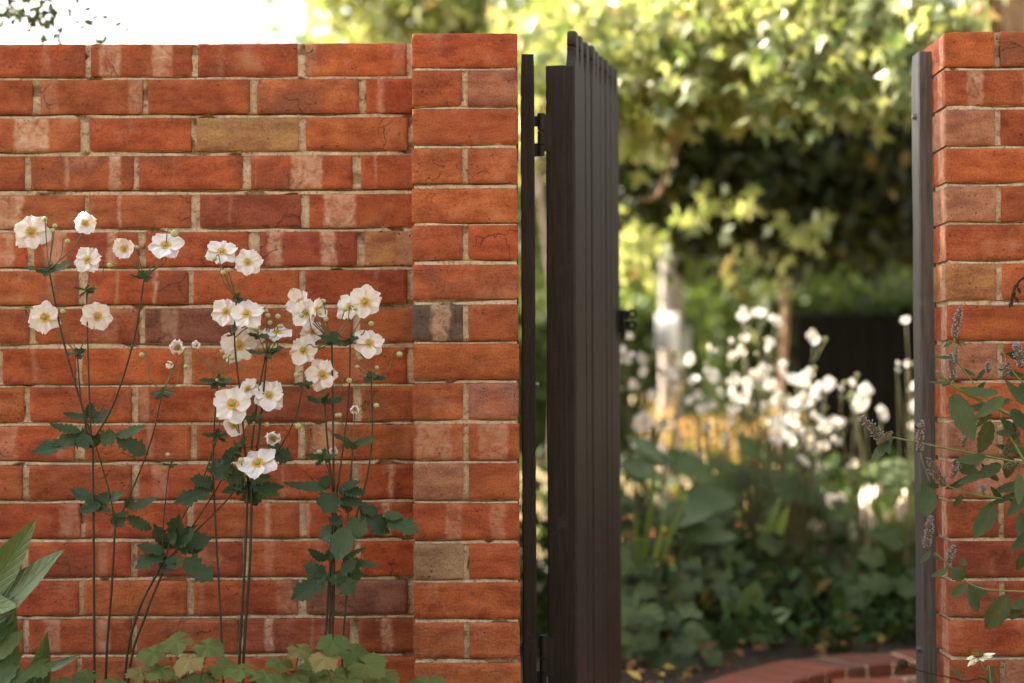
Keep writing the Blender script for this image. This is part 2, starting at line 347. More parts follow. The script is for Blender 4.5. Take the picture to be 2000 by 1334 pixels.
# ------------------------------------------------------------------ bricks
TONE = {'r': (0.43, 0.115, 0.047), 'o': (0.47, 0.128, 0.046), 'd': (0.33, 0.090, 0.047), 'b': (0.27, 0.115, 0.078), 'y': (0.50, 0.24, 0.105),
        'p': (0.45, 0.19, 0.115), 'g': (0.16, 0.125, 0.10), 'w': (0.46, 0.31, 0.19)}
def brick_mesh(w_, h_, d_, seed, fine=True):
    rs = random.Random(seed)
    nx = max(3, int(w_ / 0.009)) if fine else 3; nz = 7 if fine else 3
    chip = []
    for _ in range(rs.choice((0, 1, 2, 2, 3)) if fine else 0):
        corner = rs.random() < .3
        chip.append((rs.choice((-1, 1)) * w_ / 2 if corner else rs.uniform(-w_ / 2, w_ / 2), rs.choice((-1, -1, 1)) * h_ / 2, rs.uniform(0.004, 0.009) if corner else rs.uniform(.004, .011)))
    def edge(x, z, amt):
        o = 0.0015 * noise.noise((x * 100 + seed, z * 100, 1)) + 0.0018 * noise.noise((x * 34 + seed, z * 34, 5))
        for cx, cz, cr in chip:
            dd = math.hypot(x - cx, z - cz)
            if dd < cr: o += (cr - dd) * 0.4
        return o
    vs = []; X = [(-w_ / 2 + w_ * i / nx) for i in range(nx + 1)]; Z = [(-h_ / 2 + h_ * j / nz) for j in range(nz + 1)]
    for j, z in enumerate(Z):
        for i, x in enumerate(X):
            bx = i in (0, nx); bz = j in (0, nz)
            e = edge(x, z, 1); xx = x; zz = z
            ins = 0.0012
            if bx: xx -= math.copysign(ins + e, x)
            if bz: zz -= math.copysign(ins + e, z)
            y = 0.0014 * noise.noise((x * 22 + seed, z * 34, 2)) + 0.0006 * noise.noise((x * 80 + seed, z * 90, 2)) + (0.0 if not (bx or bz) else 0.0002) + max(0, e - 0.001) * 0.8
            vs.append((xx, y, zz))
    W = nx + 1
    fs = [(j * W + i, j * W + i + 1, (j + 1) * W + i + 1, (j + 1) * W + i) for j in range(nz) for i in range(nx)]
    ring = [i for i in range(W)] + [j * W + nx for j in range(1, nz + 1)] + [nz * W + i for i in range(nx - 1, -1, -1)] + [j * W for j in range(nz - 1, 0, -1)]
    n0 = len(fs); cur = ring
    for (dy, k) in ((0.0018, 0), (d_, 0)):
        nr = []
        for r_ in ring:
            j, i = divmod(r_, W); x, z = X[i], Z[j]; e = edge(x, z, 1)
            sx = math.copysign(max(0, e) * 0.8, x) if i in (0, nx) else 0; sz = math.copysign(max(0, e) * 0.8, z) if j in (0, nz) else 0
            vs.append((x - sx, dy, z - sz)); nr.append(len(vs) - 1)
        L = len(cur)
        for q in range(L): fs.append((cur[(q + 1) % L], cur[q], nr[q], nr[(q + 1) % L]))
        cur = nr
    fs.append(tuple(cur))
    me = bpy.data.meshes.new('brick'); me.from_pydata(vs, [], fs); me.materials.append(BRICK)
    sm = [True] * len(fs); L = len(ring)
    for q in range(n0 + L, len(fs)): sm[q] = False
    me.polygons.foreach_set('use_smooth', sm); me.update(); return me
SEED = [0]
def put_brick(parent, x0, x1, z0, z1, yf, d_=0.11, tone='r', bands=(), sb=None, fine=True, name='brick'):
    SEED[0] += 1; sd = SEED[0]; rs = random.Random(sd * 31)
    me = brick_mesh(x1 - x0, z1 - z0, d_, sd, fine)
    o = bpy.data.objects.new(name, me)
    c = Vector(((x0 + x1) / 2, yf + rs.uniform(-0.0015, 0.0015), (z0 + z1) / 2)); link(o, parent, c)
    o.rotation_euler = (0, rs.gauss(0, 0.0025), rs.gauss(0, 0.003))
    k = rs.uniform(0.86, 1.12); hue = rs.uniform(0.88, 1.16); t = TONE[tone]; k *= 0.89
    o.color = (min(1, t[0] * k), t[1] * k * hue, t[2] * k * hue, 1)
    for i in range(3):
        o['b%d' % (i + 1)] = [float(v) for v in bands[i]] if i < len(bands) else [9.0, 0.0, 0.0]
    o['sb'] = list(sb) if sb else [9.0, 0.0, 0.0]
    return o
def mortar_sheet(parent, x0, x1, rows, gaps, yf, st=0.005):
    """recessed joints: struck deeper under each brick. rows: (z0, z1) of each course, top first"""
    zs = []
    for k, (a, b_) in enumerate(rows):
        zs += [b_ - 0.001] + [b_ - (b_ - a) * q / 8 for q in range(1, 8)] + [a + 0.001]
        if k + 1 < len(rows):
            nb = rows[k + 1][1]; zs += [a - (a - nb) * q / 8 for q in range(0, 9)]
    zs = sorted(set(round(z, 5) for z in zs)); nx = int((x1 - x0) / st)
    rr = sorted(rows); vs = []
    def joint(z):
        for k in range(len(rr) - 1):
            if rr[k][1] <= z <= rr[k + 1][0]: return (z - rr[k][1]) / max(1e-5, rr[k + 1][0] - rr[k][1])
        return None
    for z in zs:
        t = joint(z)
        for i in range(nx + 1):
            x = x0 + (x1 - x0) * i / nx
            nn = noise.noise((x * 28, z * 60, yf)); n2 = noise.noise((x * 95, z * 110, yf + 3))
            if t is None: r_ = 0.0052 + 0.0036 * nn + 0.0022 * n2
            else: r_ = 0.0022 + 0.002 * t + 0.014 * min(1, max(0, (t - 0.68 - 0.55 * noise.noise((x * 9, z * 12, yf + 20)) - .1 * n2) * 7)) + 0.0032 * nn + 0.0020 * n2
            hole = noise.noise((x * 17, z * 31, yf + 9))
            if hole > 0.40: r_ += 0.016 * min(1, (hole - 0.40) / .06)
            vs.append((x, yf + max(0.0004, r_), z))
    W = nx + 1
    fs = [(j * W + i, j * W + i + 1, (j + 1) * W + i + 1, (j + 1) * W + i) for j in range(len(zs) - 1) for i in range(nx)]
    m = MB(); m.add(vs, fs); return m.build('mortar', MORTAR, parent)

YW, YP = 4.215, 4.10
# courses read off the photograph: (top, bottom, bricks (left, right, tone, bands (left, right, strength)))
WALL = [
 (85, 149, [(-40, 166, 'r', [(78, 100, .4)]), (177, 374, 'r', [(193, 238, .8), (295, 337, 1)]), (386, 581, 'r', [(425, 440, .3)]), (596, 794, 'o', [(594, 622, .45), (764, 796, .45)])]),
 (155, 222, [(-150, 63, 'r', []), (79, 279, 'r', [(77, 115, .4), (248, 282, .55)]), (289, 488, 'r', []), (502, 701, 'r', []), (715, 806, 'r', [(735, 752, .8)])]),
 (230, 295, [(-55, 156, 'r', [(26, 98, 1)]), (174, 373, 'r', []), (384, 583, 'y', []), (597, 797, 'o', [(780, 799, .25)])]),
 (304, 370, [(-160, 48, 'r', []), (60, 261, 'r', [(123, 137, .7), (210, 238, .9)]), (271, 474, 'r', [(335, 344, .3)]), (490, 688, 'r', [(497, 502, .6), (566, 632, 1)]), (705, 806, 'r', [(728, 736, .8)])]),
 (380, 445, [(-40, 165, 'r', [(-45, 47, 1)]), (173, 373, 'r', [(227, 238, .9)]), (390, 588, 'd', [(445, 455, .4)]), (604, 804, 'r', [(630, 697, 1)])]),
 (453, 520, [(-150, 53, 'r', [(-20, 29, .8)]), (66, 270, 'r', [(84, 132, .8), (207, 232, .85)]), (285, 485, 'r', []), (507, 697, 'd', [(520, 554, .9), (625, 658, 1)]), (713, 808, 'y', [(775, 808, .6)])]),
 (528, 594, [(-50, 153, 'o', [(90, 108, .5)]), (172, 368, 'o', [(223, 232, .8), (297, 309, .9)]), (378, 584, 'o', []), (596, 795, 'r', [(728, 742, .4)])]),
 (603, 670, [(-145, 57, 'r', []), (68, 270, 'r', [(180, 230, .3)]), (283, 478, 'b', [(315, 350, .5)]), (491, 689, 'r', []), (703, 806, 'o', [])]),
 (680, 750, [(5, 148, 'o', [(60, 75, .4)]), (160, 358, 'o', []), (374, 575, 'o', []), (592, 795, 'o', [])]),
 (756, 824, [(-150, 47, 'o', []), (58, 257, 'r', []), (270, 470, 'o', [(268, 294, .6), (430, 452, .3)]), (481, 689, 'd', []), (706, 806, 'o', [])]),
 (831, 898, [(-48, 145, 'r', [(-5, 36, .6), (110, 128, .4)]), (165, 372, 'r', [(285, 302, .6)]), (384, 582, 'r', []), (597, 804, 'o', [(606, 660, .9)])]),
 (908, 975, [(-150, 44, 'r', []), (56, 257, 'r', []), (272, 476, 'r', [(296, 330, .6)]), (488, 688, 'r', [(549, 558, .6)]), (701, 808, 'o', [(757, 771, .95)])]),
 (983, 1050, [(-45, 157, 'r', [(113, 157, .55)]), (166, 365, 'r', []), (378, 584, 'r', [(515, 531, .9)]), (598, 806, 'r', [(594, 606, .8), (747, 767, .8)])]),
 (1058, 1126, [(-150, 41, 'r', []), (55, 255, 'r', [(190, 212, .5)]), (268, 474, 'd', []), (486, 692, 'r', [(514, 538, .5), (616, 634, .4)]), (704, 808, 'o', [])]),
 (1134, 1201, [(-48, 153, 'r', []), (163, 365, 'o', []), (378, 582, 'r', [(384, 400, .4), (537, 584, .5)]), (598, 797, 'b', [])]),
 (1209, 1275, [(-150, 44, 'r', []), (56, 257, 'r', [(85, 120, .7), (187, 215, .6)]), (267, 464, 'r', []), (480, 682, 'd', [(515, 538, .95), (605, 614, .6)]), (700, 808, 'r', [(743, 768, 1)])]),
 (1284, 1350, [(-48, 150, 'r', []), (160, 365, 'r', [(260, 285, .5)]), (378, 580, 'o', []), (595, 806, 'o', [])]),
]
def zrow(yt, yb, x, Y): return P(x, yb, Y).z, P(x, yt, Y).z
wall = thing('brick_wall', 'long red brick garden wall in stretcher bond behind the white anemones', 'wall', (P(400, 740, YW).x, YW + 0.115, 0))
rows = []
XR = P(806, 700, YP).x + 0.012
for ci, (yt, yb, bl) in enumerate(WALL):
    z0, z1 = zrow(yt, yb, 400, YW); rows.append((z0, z1)); ym = (yt + yb) / 2
    for (a, b_, tone, bands) in bl:
        x0, x1 = P(a, ym, YW).x, P(b_, ym, YW).x
        if b_ >= 800: x1 = XR
        xc = (x0 + x1) / 2
        bd = [((P(p, ym, YW).x + P(q, ym, YW).x) / 2 - xc, abs(P(q, ym, YW).x - P(p, ym, YW).x) / 2, s_) for p, q, s_ in bands]
        put_brick(wall, x0, x1, z0, z1, YW, 0.11, tone, bd)
    x = P(bl[0][0], ym, YW).x - 0.012                      # on to the left, out of the picture
    while x > -2.2:
        put_brick(wall, x - 0.228, x, z0, z1, YW, 0.11, random.choice('rrrood'), fine=False); x -= 0.24
zb = rows[-1][0] - 0.01; k = 0
while zb > 0.0:
    z1, z0 = zb, zb - 0.076; rows.append((z0, z1)); x = XR - (0.12 if k % 2 else 0)
    if k % 2: put_brick(wall, x + 0.012, XR, z0, z1, YW, 0.11, 'r', fine=False)
    while x > -2.2:
        put_brick(wall, x - 0.228, x, z0, z1, YW, 0.11, random.choice('rrrood'), fine=False); x -= 0.24
    zb = z0 - 0.01; k += 1
mortar_sheet(wall, -2.2, XR, rows, None, YW)
m = MB(); m.box((-2.2, YW + 0.016, -0.02), (XR, YW + 0.23, rows[0][1] - 0.003)); m.build('wall_core', MORTAR, wall, smooth=False)

def pier(label, px0, courses, side_bands, flip, px_ref):
    xl = P(px0, 700, YP).x; W_ = 0.232
    t = thing('brick_pier', label, 'pier', (xl + W_ / 2, YP + 0.175, 0), 'brick piers either side of the gate'); rw = []
    lst = list(courses); 
    z_prev = None
    for (yt, yb, kind, tones, bands) in lst:
        z0, z1 = zrow(yt, yb, px_ref, YP); rw.append((z0, z1, kind, tones, bands))
    z = rw[-1][0] - 0.010; kk = 0 if rw[-1][2] == 'S' else 1
    while z > 0:
        rw.append((z - 0.076, z, 'HS'[kk], 'rr', [])); z -= 0.086; kk = 1 - kk
    for (z0, z1, kind, tones, bands) in rw:
        bb = [(-0.116 + u * W_ , v * W_ / 2, s_) for u, v, s_ in bands]
        sbv = (random.uniform(0.03, 0.05), random.uniform(0.018, 0.032), random.uniform(0.6, 1)) if side_bands else None
        j = random.uniform(-0.0015, 0.0015)
        if kind == 'S':
            put_brick(t, xl + j, xl + W_ + j, z0, z1, YP, 0.11, tones[0], bb, sbv)
            for yy in (0.12, 0.24): put_brick(t, xl + j, xl + W_ + j, z0, z1, YP + yy, 0.11 if yy < .2 else 0.08, 'r', (), None, False)
        else:
            g1, g2 = xl + 0.110, xl + 0.122
            put_brick(t, xl + j, g1, z0, z1, YP, 0.23, tones[0], [(b[0] + 0.06, b[1], b[2]) for b in bb if b[0] < 0], sbv)
            put_brick(t, g2, xl + W_ + j, z0, z1, YP, 0.23, tones[1 % len(tones)], [(b[0] - 0.06, b[1], b[2]) for b in bb if b[0] >= 0])
            put_brick(t, xl + j, xl + W_ + j, z0, z1, YP + 0.24, 0.08, 'r', (), None, False)
    rz = [(r_[0], r_[1]) for r_ in rw]
    mortar_sheet(t, xl + 0.004, xl + W_ - 0.004, rz, None, YP, 0.004)
    m = MB(); m.box((xl + 0.006, YP + 0.014, -0.02), (xl + W_ - 0.006, YP + 0.316, rz[0][1] - 0.004)); m.build('pier_core', MORTAR, t, smooth=False)
    return t
LP = [(65, 132, 'S', 'r', []), (137, 207, 'H', 'rp', []), (213, 282, 'S', 'r', []), (290, 358, 'H', 'rr', []), (368, 435, 'S', 'o', []), (440, 508, 'H', 'rr', []),
 (517, 584, 'S', 'r', []), (595, 666, 'H', 'gr', [(.27, .2, .85)]), (672, 741, 'S', 'o', []), (749, 819, 'H', 'rp', []), (828, 898, 'H', 'rr', [(.2, .35, .7), (.75, .3, .6)]), (905, 976, 'H', 'pr', []),
 (984, 1054, 'S', 'r', [(.38, .17, .6), (.8, .16, .5)]), (1062, 1131, 'H', 'wr', []), (1138, 1208, 'S', 'o', []), (1216, 1286, 'H', 'rr', []), (1295, 1362, 'S', 'o', [])]
pier('left brick pier with a smoky grey and ochre header half way up', 806, LP, False, 1, 905)
RP = [(62, 130, 'H', 'or', []), (137, 206, 'S', 'r', [(.29, .17, .8), (.75, .04, .6)]), (214, 284, 'H', 'pr', []), (290, 356, 'S', 'o', []), (364, 433, 'H', 'pr', []), (439, 508, 'S', 'r', []),
 (515, 586, 'H', 'yr', []), (597, 664, 'S', 'o', []), (671, 741, 'H', 'pr', []), (748, 817, 'S', 'o', []), (826, 893, 'H', 'pr', []), (901, 972, 'S', 'p', [(.4, .3, .6)]),
 (980, 1050, 'H', 'rr', []), (1057, 1127, 'S', 'd', []), (1135, 1205, 'H', 'dr', []), (1212, 1281, 'S', 'r', []), (1289, 1358, 'H', 'rp', [])]
pier('right brick pier with hyssop leaning across it and a plain yellow header', 1850, RP, True, -1, 1900)
xr = P(1850, 700, YP).x + 0.232
wr = thing('brick_wall', 'stub of red brick wall running on to the right of the right hand pier', 'wall', (xr + 0.6, YW + 0.1, 0))
rr_ = []; z = rows[0][1]; k = 0
while z > 0:
    rr_.append((z - 0.076, z)); x = xr - (0.12 if k % 2 else 0)
    while x < xr + 1.3:
        put_brick(wr, max(x, xr) + 0.004, x + 0.228, z - 0.076, z, YW, 0.11, random.choice('rrod'), fine=False); x += 0.24
    z -= 0.086; k += 1
mortar_sheet(wr, xr, xr + 1.3, rr_, None, YW, 0.01)
m = MB(); m.box((xr + 0.001, YW + 0.016, -0.02), (xr + 1.3, YW + 0.23, rr_[0][1] - 0.003)); m.build('wall_core', MORTAR, wr, smooth=False)

# ------------------------------------------------------------------ gate and posts
YJ = 4.225
def post(label, pxa, pxb, ytop, depth, mat, bolts):
    x0, x1 = P(pxa, 700, YJ).x, P(pxb, 700, YJ).x; zt = P((pxa + pxb) / 2, ytop, YJ).z
    t = thing('gate_post', label, 'gate post', ((x0 + x1) / 2, YJ + depth / 2, 0), 'timber posts of the garden gate')
    m = MB(); xc = (x0 + x1) / 2; w2 = (x1 - x0) / 2; K = 26; vs = []; fs = []
    cs = [(-1, -.86), (-.86, -1), (.86, -1), (1, -.86), (1, .86), (.86, 1), (-.86, 1), (-1, .86)]
    for i in range(K + 1):
        z = zt * i / K if i < K else zt
        for (a, b_) in cs:
            s_ = 1.0 if i < K else 0.9
            vs.append((xc + a * w2 * s_ + 0.0012 * noise.noise((z * 5, a, xc)), YJ + depth / 2 + b_ * depth / 2 * s_ + 0.001 * noise.noise((z * 6, b_, 4)), z - (0.004 if i == K - 1 else 0)))
    for i in range(K):
        for k in range(8): fs.append((i * 8 + k, i * 8 + (k + 1) % 8, (i + 1) * 8 + (k + 1) % 8, (i + 1) * 8 + k))
    fs.append(tuple(K * 8 + k for k in range(8))); m.add(vs, fs); m.build('post_shaft', mat, t, smooth=False)
    for (py, side) in bolts:
        zc = P(pxa, py, YJ + 0.03).z; mb = MB(); xs = x0 if side < 0 else x1
        hexa = [(0.007 * math.cos(k * math.pi / 3), 0.007 * math.sin(k * math.pi / 3)) for k in range(6)]
        v = [(xs + side * q, YJ + depth * 0.4 + a * s_, zc + b_ * s_) for q, s_ in ((-0.001, 1.35), (0.002, 1.35), (0.002, 1), (0.007, 1), (0.0085, 0.7)) for a, b_ in hexa]
        f = [(i * 6 + k, i * 6 + (k + 1) % 6, (i + 1) * 6 + (k + 1) % 6, (i + 1) * 6 + k) for i in range(4) for k in range(6)] + [tuple(24 + k for k in range(6))]
        mb.add(v, f); mb.build('bolt', STEEL, t, org=(xs, YJ + depth * 0.4, zc), smooth=False)
    return t
post('slim charcoal gate post fixed to the left brick pier', 1019, 1046, 105, 0.075, GATEW, [(752, 1)])
post('weathered grey gate post with flaking paint fixed to the right pier', 1798, 1831, 100, 0.078, POSTW, [(228, -1), (832, -1), (1268, -1)])

YG = 4.285
hx = P(1068, 700, YG).x
gp0 = Vector((hx, YG, 0)); ux = Vector((0.150, 0.83, 0)).normalized(); vx = Vector((ux.y, -ux.x, 0))     # along the leaf, and out of its face
gate = thing('garden_gate', 'charcoal timber picket gate standing open beside the left pier', 'gate', (hx, YG, 0))
def gbox(m, a0, a1, b0, b1, z0, z1, bev=0.002):
    """box in the gate's own axes: a along the leaf, b through its thickness"""
    t = MB(); t.box((a0, b0, z0), (a1, b1, z1), bev)
    m.add([(gp0 + ux * x + vx * y) + Vector((0, 0, z)) for x, y, z in t.v], t.f)
zs_ = P(1090, 128, YG).z; TH = 0.046
m = MB(); gbox(m, 0.0, 0.070, 0.0, TH, 0.06, zs_); m.build('stile', GATEW, gate, smooth=False)
m = MB(); gbox(m, 0.765, 0.835, 0.0, TH, 0.06, zs_); m.build('stile', GATEW, gate, smooth=False)
for z0 in (0.16, 0.82, 1.50):
    m = MB(); gbox(m, 0.070, 0.765, 0.004, TH - 0.004, z0, z0 + 0.075); m.build('rail', GATEW, gate, smooth=False)
m = MB()
for s_ in (0,):
    a, b_ = Vector((0.072, 0, 0.24)), Vector((0.763, 0, 0.80)); q = (b_ - a).normalized() ; pn = Vector((-q.z, 0, q.x)) * 0.032
    vs = []
    for t_ in (0.008, TH - 0.008):
        for c_ in (a - pn, b_ - pn, b_ + pn, a + pn): vs.append(gp0 + ux * min(0.763, max(0.072, c_.x)) + vx * t_ + Vector((0, 0, c_.z)))
    m.add(vs, [(0, 1, 2, 3), (7, 6, 5, 4), (0, 4, 5, 1), (1, 5, 6, 2), (2, 6, 7, 3), (3, 7, 4, 0)])
m.build('brace', GATEW, gate, smooth=False)
def picket(i, npk=9):
    wd = 0.0885; pitch = 0.835 / npk; a = pitch * (i + 0.5); zt = P(1122, 55, YG).z + 0.036 * i / (npk - 1) + 0.002 * math.sin(i * 2.4)
    prof = []   # half width against the drop from the top
    for k in range(7):
        an = math.pi / 2 * k / 6; prof.append((0.026 * math.sin(an), 0.026 * (1 - math.cos(an))))
    prof += [(0.0255, 0.034), (0.021, 0.0375), (0.021, 0.0395), (0.026, 0.043), (0.0255, 0.052), (0.027, 0.062), (0.032, 0.072), (0.0385, 0.080), (wd / 2, 0.088)]
    left = [(-p, zt - d) for p, d in prof]; right = [(p, zt - d) for p, d in prof]
    out = [(-wd / 2, 0.05)] + list(reversed(left)) + right[1:] + [(wd / 2, 0.05)]
    b0, b1 = TH + 0.0005, TH + 0.0205 + random.uniform(-.002, .002); ch = 0.0045; n_ = len(out); vs = []; fs = []
    j = random.uniform(-0.0012, 0.0012)
    for (bb, ins) in ((b0, 0), (b1 - ch + j, 0), (b1 + j, ch)):
        for (p, z) in out:
            pp = p * (1 - ins / (wd / 2)); zz = z if z < 0.1 else z - (ins if abs(p) < 0.03 else 0)
            vs.append(gp0 + ux * (a + pp) + vx * bb + Vector((0, 0, zz)))
    for l in range(2):
        for k in range(n_): k2 = (k + 1) % n_; fs.append((l * n_ + k, l * n_ + k2, (l + 1) * n_ + k2, (l + 1) * n_ + k))
    fs.append(tuple(reversed(range(n_)))); fs.append(tuple(2 * n_ + k for k in range(n_)))
    m = MB(); m.add(vs, fs); m.build('picket', GATEW, gate, org=gp0 + ux * a, smooth=False)
for i in range(9): picket(i)
# hinges: leaf let into the stile edge, knuckle barrel, post leaf
for (ya, yb) in ((222, 306), (1240, 1336)):
    z1, z0 = P(1060, ya, YG).z, P(1060, yb, YG).z; zm = (z0 + z1) / 2
    m = MB()
    m.box((hx - 0.012, YG - 0.0025, zm - 0.038), (hx + 0.016, YG + 0.0005, zm + 0.048), 0.0008)
    bx_ = hx - 0.011
    for (a, b_) in ((z0 + .002, z0 + 0.026), (z0 + 0.028, z0 + 0.058), (z0 + 0.060, z1)):
        m.tube([(bx_, YG - 0.004, a), (bx_, YG - 0.004, b_)], 0.0085 if a > z0 + .01 else 0.0075, 12)
    m.box((P(1045, 300, YJ).x - 0.001, YG - 0.006, z0), (bx_, YG - 0.002, z0 + 0.03), 0.0006)
    m.box((P(1045, 300, YJ).x - 0.001, YG - 0.006, z1 - 0.03), (bx_, YG - 0.002, z1 - .006), 0.0006)
    m.build('hinge', GATEW, gate, org=(bx_, YG, zm), smooth=False)
    m = MB(); zc = zm + 0.004
    m.tube([(hx + 0.041, YG - 0.003, zc), (hx + 0.041, YG + 0.001, zc)], 0.0032, 8); m.build('screw', STEEL, gate, smooth=False)
# dark pads on the stile edge standing in for mortise and nail holes
m = MB()
for (px_, py_, w_, h_) in ((1101, 233, 0.012, 0.010), (1101, 752, 0.006, 0.006), (1088, 1184, 0.009, 0.010)):
    c_ = P(px_, py_, YG); m.box((c_.x - w_ / 2, YG - 0.0012, c_.z - h_ / 2), (c_.x + w_ / 2, YG + 0.001, c_.z + h_ / 2))
m.build('dark_hole_pad', IRON, gate, smooth=False)
# latch at the far end
m = MB(); lt = gp0 + ux * 0.815 + vx * (TH + 0.021); zl = P(1210, 628, lt.y).z
def gl(a, b_, z): return lt + ux * a + vx * b_ + Vector((0, 0, z))
t = MB(); t.box((-0.045, 0, -0.028), (0.018, 0.004, 0.030), 0.001); m.add([gl(x, y, z + zl) for x, y, z in t.v], t.f)
t = MB(); t.box((-0.012, 0.004, -0.045), (0.004, 0.016, 0.030), 0.002); m.add([gl(x, y, z + zl) for x, y, z in t.v], t.f)
t = MB(); t.box((-0.006, 0.004, 0.006), (0.002, 0.026, 0.030), 0.002); m.add([gl(x, y, z + zl) for x, y, z in t.v], t.f)
t = MB(); t.box((-0.006, 0.004, -0.020), (0.002, 0.026, 0.002), 0.002); m.add([gl(x, y, z + zl) for x, y, z in t.v], t.f)
for zc in (0.021, -0.010):
    pts = [gl(-0.002, 0.036 + 0.010 * math.cos(k * math.pi / 6), zl + zc + 0.010 * math.sin(k * math.pi / 6)) for k in range(13)]
    m.tube(pts, 0.0035, 6, False)
m.build('latch', IRON, gate, org=lt + Vector((0, 0, zl)), smooth=False)

# ------------------------------------------------------------------ leaves
def frame(d, nrm):
    d = d.normalized(); s_ = d.cross(nrm)
    s_ = s_.normalized() if s_.length > 1e-5 else Vector((1, 0, 0)); return d, s_, s_.cross(d)
def blade(m, base, tip, width, nrm, serr=0.12, nteeth=7, droop=0.15, fold=0.25, shape='ovate', rs=random, steps=16):
    base, tip = Vector(base), Vector(tip); L = (tip - base).length; d, s_, u = frame(tip - base, nrm)
    vs = []; fs = []; ph = rs.uniform(0, 6)
    for i in range(steps + 1):
        t = i / steps
        if shape == 'ovate': w_ = t ** 0.55 * (1 - t) ** 0.8 / 0.40
        elif shape == 'lance': w_ = math.sin(math.pi * t ** 0.8) ** 0.9
        elif shape == 'strap': w_ = min(1, t * 5 + .35) * (1 - max(0, (t - 0.45) / 0.55) ** 1.8)
        elif shape == 'lobed': w_ = 1.18 * math.sin(math.pi * t ** 0.85) ** 0.85 * (0.88 + 0.20 * math.cos(t * 2 * math.pi * 2.0 - 2.4))
        w_ = max(w_, 0.0) * width / 2
        sr = 1 + serr * (1 if (i * nteeth // steps) % 2 == 0 else -1) * (0 if i in (0, steps) else 1) * rs.uniform(0.6, 1.2) if serr else 1
        c = base + d * (L * t) - Vector((0, 0, 1)) * (droop * L * (t * t - t)) * -1 * 1.0
        c = c + u * (0.03 * L * math.sin(t * 5 + ph))
        for k, q in enumerate((-1, -0.5, 0, 0.5, 1)):
            h = abs(q) * fold * w_ + 0.05 * w_ * math.sin(t * 14 + q * 3 + ph) * abs(q)
            vs.append(c + s_ * (q * w_ * (sr if abs(q) == 1 else 1)) + u * h); m.att.append((q * w_ * 2 / max(width, 1e-6), t, 1.0))
    for i in range(steps):
        for k in range(4): fs.append((i * 5 + k, i * 5 + k + 1, (i + 1) * 5 + k + 1, (i + 1) * 5 + k))
    m.add(vs, fs)
def pxleaf(parent, x0, y0, x1, y1, wpx, Y, mat, name='leaf', dY=None, nrm=None, **kw):
    rs = random.Random(int(x0 * 7 + y0 * 13 + x1)); kw.setdefault('rs', rs)
    dY = rs.uniform(-0.04, 0.03) if dY is None else dY
    a, b_ = P(x0, y0, Y), P(x1, y1, Y + dY)
    nr = nrm or Vector((rs.uniform(-.35, .35), -1, rs.uniform(0.15, 0.9)))
    m = MB(); blade(m, a, b_, wpx * S(Y), nr, **kw)
    return m.build(name, mat, parent, org=a)
def stemtube(parent, pts, Y, r0, r1, mat, name='stem', n=7, jitter=0.012):
    rs = random.Random(int(pts[0][0] * 3 + pts[0][1])); q = []
    for i, p in enumerate(pts):
        yy = Y + (p[2] if len(p) > 2 else 0)
        q.append(P(p[0], p[1], yy))
    sp = spline(q, 6); m = MB(); L = len(sp)
    m.tube(sp, [r0 + (r1 - r0) * i / (L - 1) for i in range(L)], n); return m.build(name, mat, parent, org=q[0])

# petals and flower heads -------------------------------------------------
def petal_mesh(seed, openness, wide=1.0):
    """unit length petal along +Y, facing +Z; openness 1 flat, 0 cupped"""
    rs = random.Random(seed); U, V_ = 12, 12; vs = []; fs = []; ph = rs.uniform(0, 6); notch = rs.uniform(0.02, 0.15); nq = rs.uniform(-.3, .3)
    for j in range(V_ + 1):
        t = j / V_; w_ = wide * 0.455 * (math.sin(math.pi * min(1.0, (0.07 + 0.93 * t) ** 1.15 * 0.86)) ** 0.72)
        for i in range(U + 1):
            q = -1 + 2 * i / U
            tt = t * (1 - 0.24 * (abs(q) ** 2.4) * t) - (notch * math.exp(-((q - nq) / 0.22) ** 2) + 0.03 * math.sin(q * 7 + ph) + 0.02 * math.sin(q * 13 + ph)) * t ** 5
            a = (1 - openness) * 1.25
            cup = a * t * 1.1 + 0.10 * t
            y = math.cos(cup) * tt * (1.0); z = math.sin(cup) * tt + 0.05 * math.sin(q * 5 + ph) * t * t + (0.16 + 0.25 * (1 - openness)) * q * q * w_ * 1.3 - 0.09 * t * t * openness
            z += 0.022 * math.cos(q * 8.5) * math.sin(math.pi * t) + 0.02 * math.sin(t * 7 + q * 3 + ph)
            vs.append((q * w_ * (1 + 0.04 * math.sin(t * 9 + ph)), 0.07 + y * 0.93, z))
    for j in range(V_):
        for i in range(U): fs.append((j * (U + 1) + i, j * (U + 1) + i + 1, (j + 1) * (U + 1) + i + 1, (j + 1) * (U + 1) + i))
    me = bpy.data.meshes.new('petal'); me.from_pydata(vs, [], fs); me.materials.append(PETAL)
    me.polygons.foreach_set('use_smooth', [True] * len(fs)); me.update(); return me
OPEN = [petal_mesh(s_, 0.97, random.uniform(0.95, 1.12)) for s_ in range(7)]
MIDP = [petal_mesh(s_ + 20, 0.68, 1.0) for s_ in range(4)]
SHUT = [petal_mesh(s_ + 40, 0.22, 0.95) for s_ in range(4)]
def centre_meshes():
    m = MB(); rs = random.Random(3)
    for k in range(64):
        an = k * 2.39996; r_ = rs.uniform(0.19, 0.285); h = rs.uniform(0.04, 0.11)
        p = Vector((math.cos(an) * r_, math.sin(an) * r_, h)); m.tube([(math.cos(an) * 0.08, math.sin(an) * 0.08, 0.01), p * 0.7 + Vector((0, 0, 0.03)), p], 0.006, 3, False)
        m.ball(p, 0.024, 5, 3, (1, 1, 0.8))
    st = m.mesh('stamen_ring', STAMEN)
    m = MB(); m.ball((0, 0, 0.07), 0.118, 14, 10, (1, 1, 0.85), 0.05); ov = m.mesh('ovary', OVARY)
    return st, ov
ST_ME, OV_ME = centre_meshes()
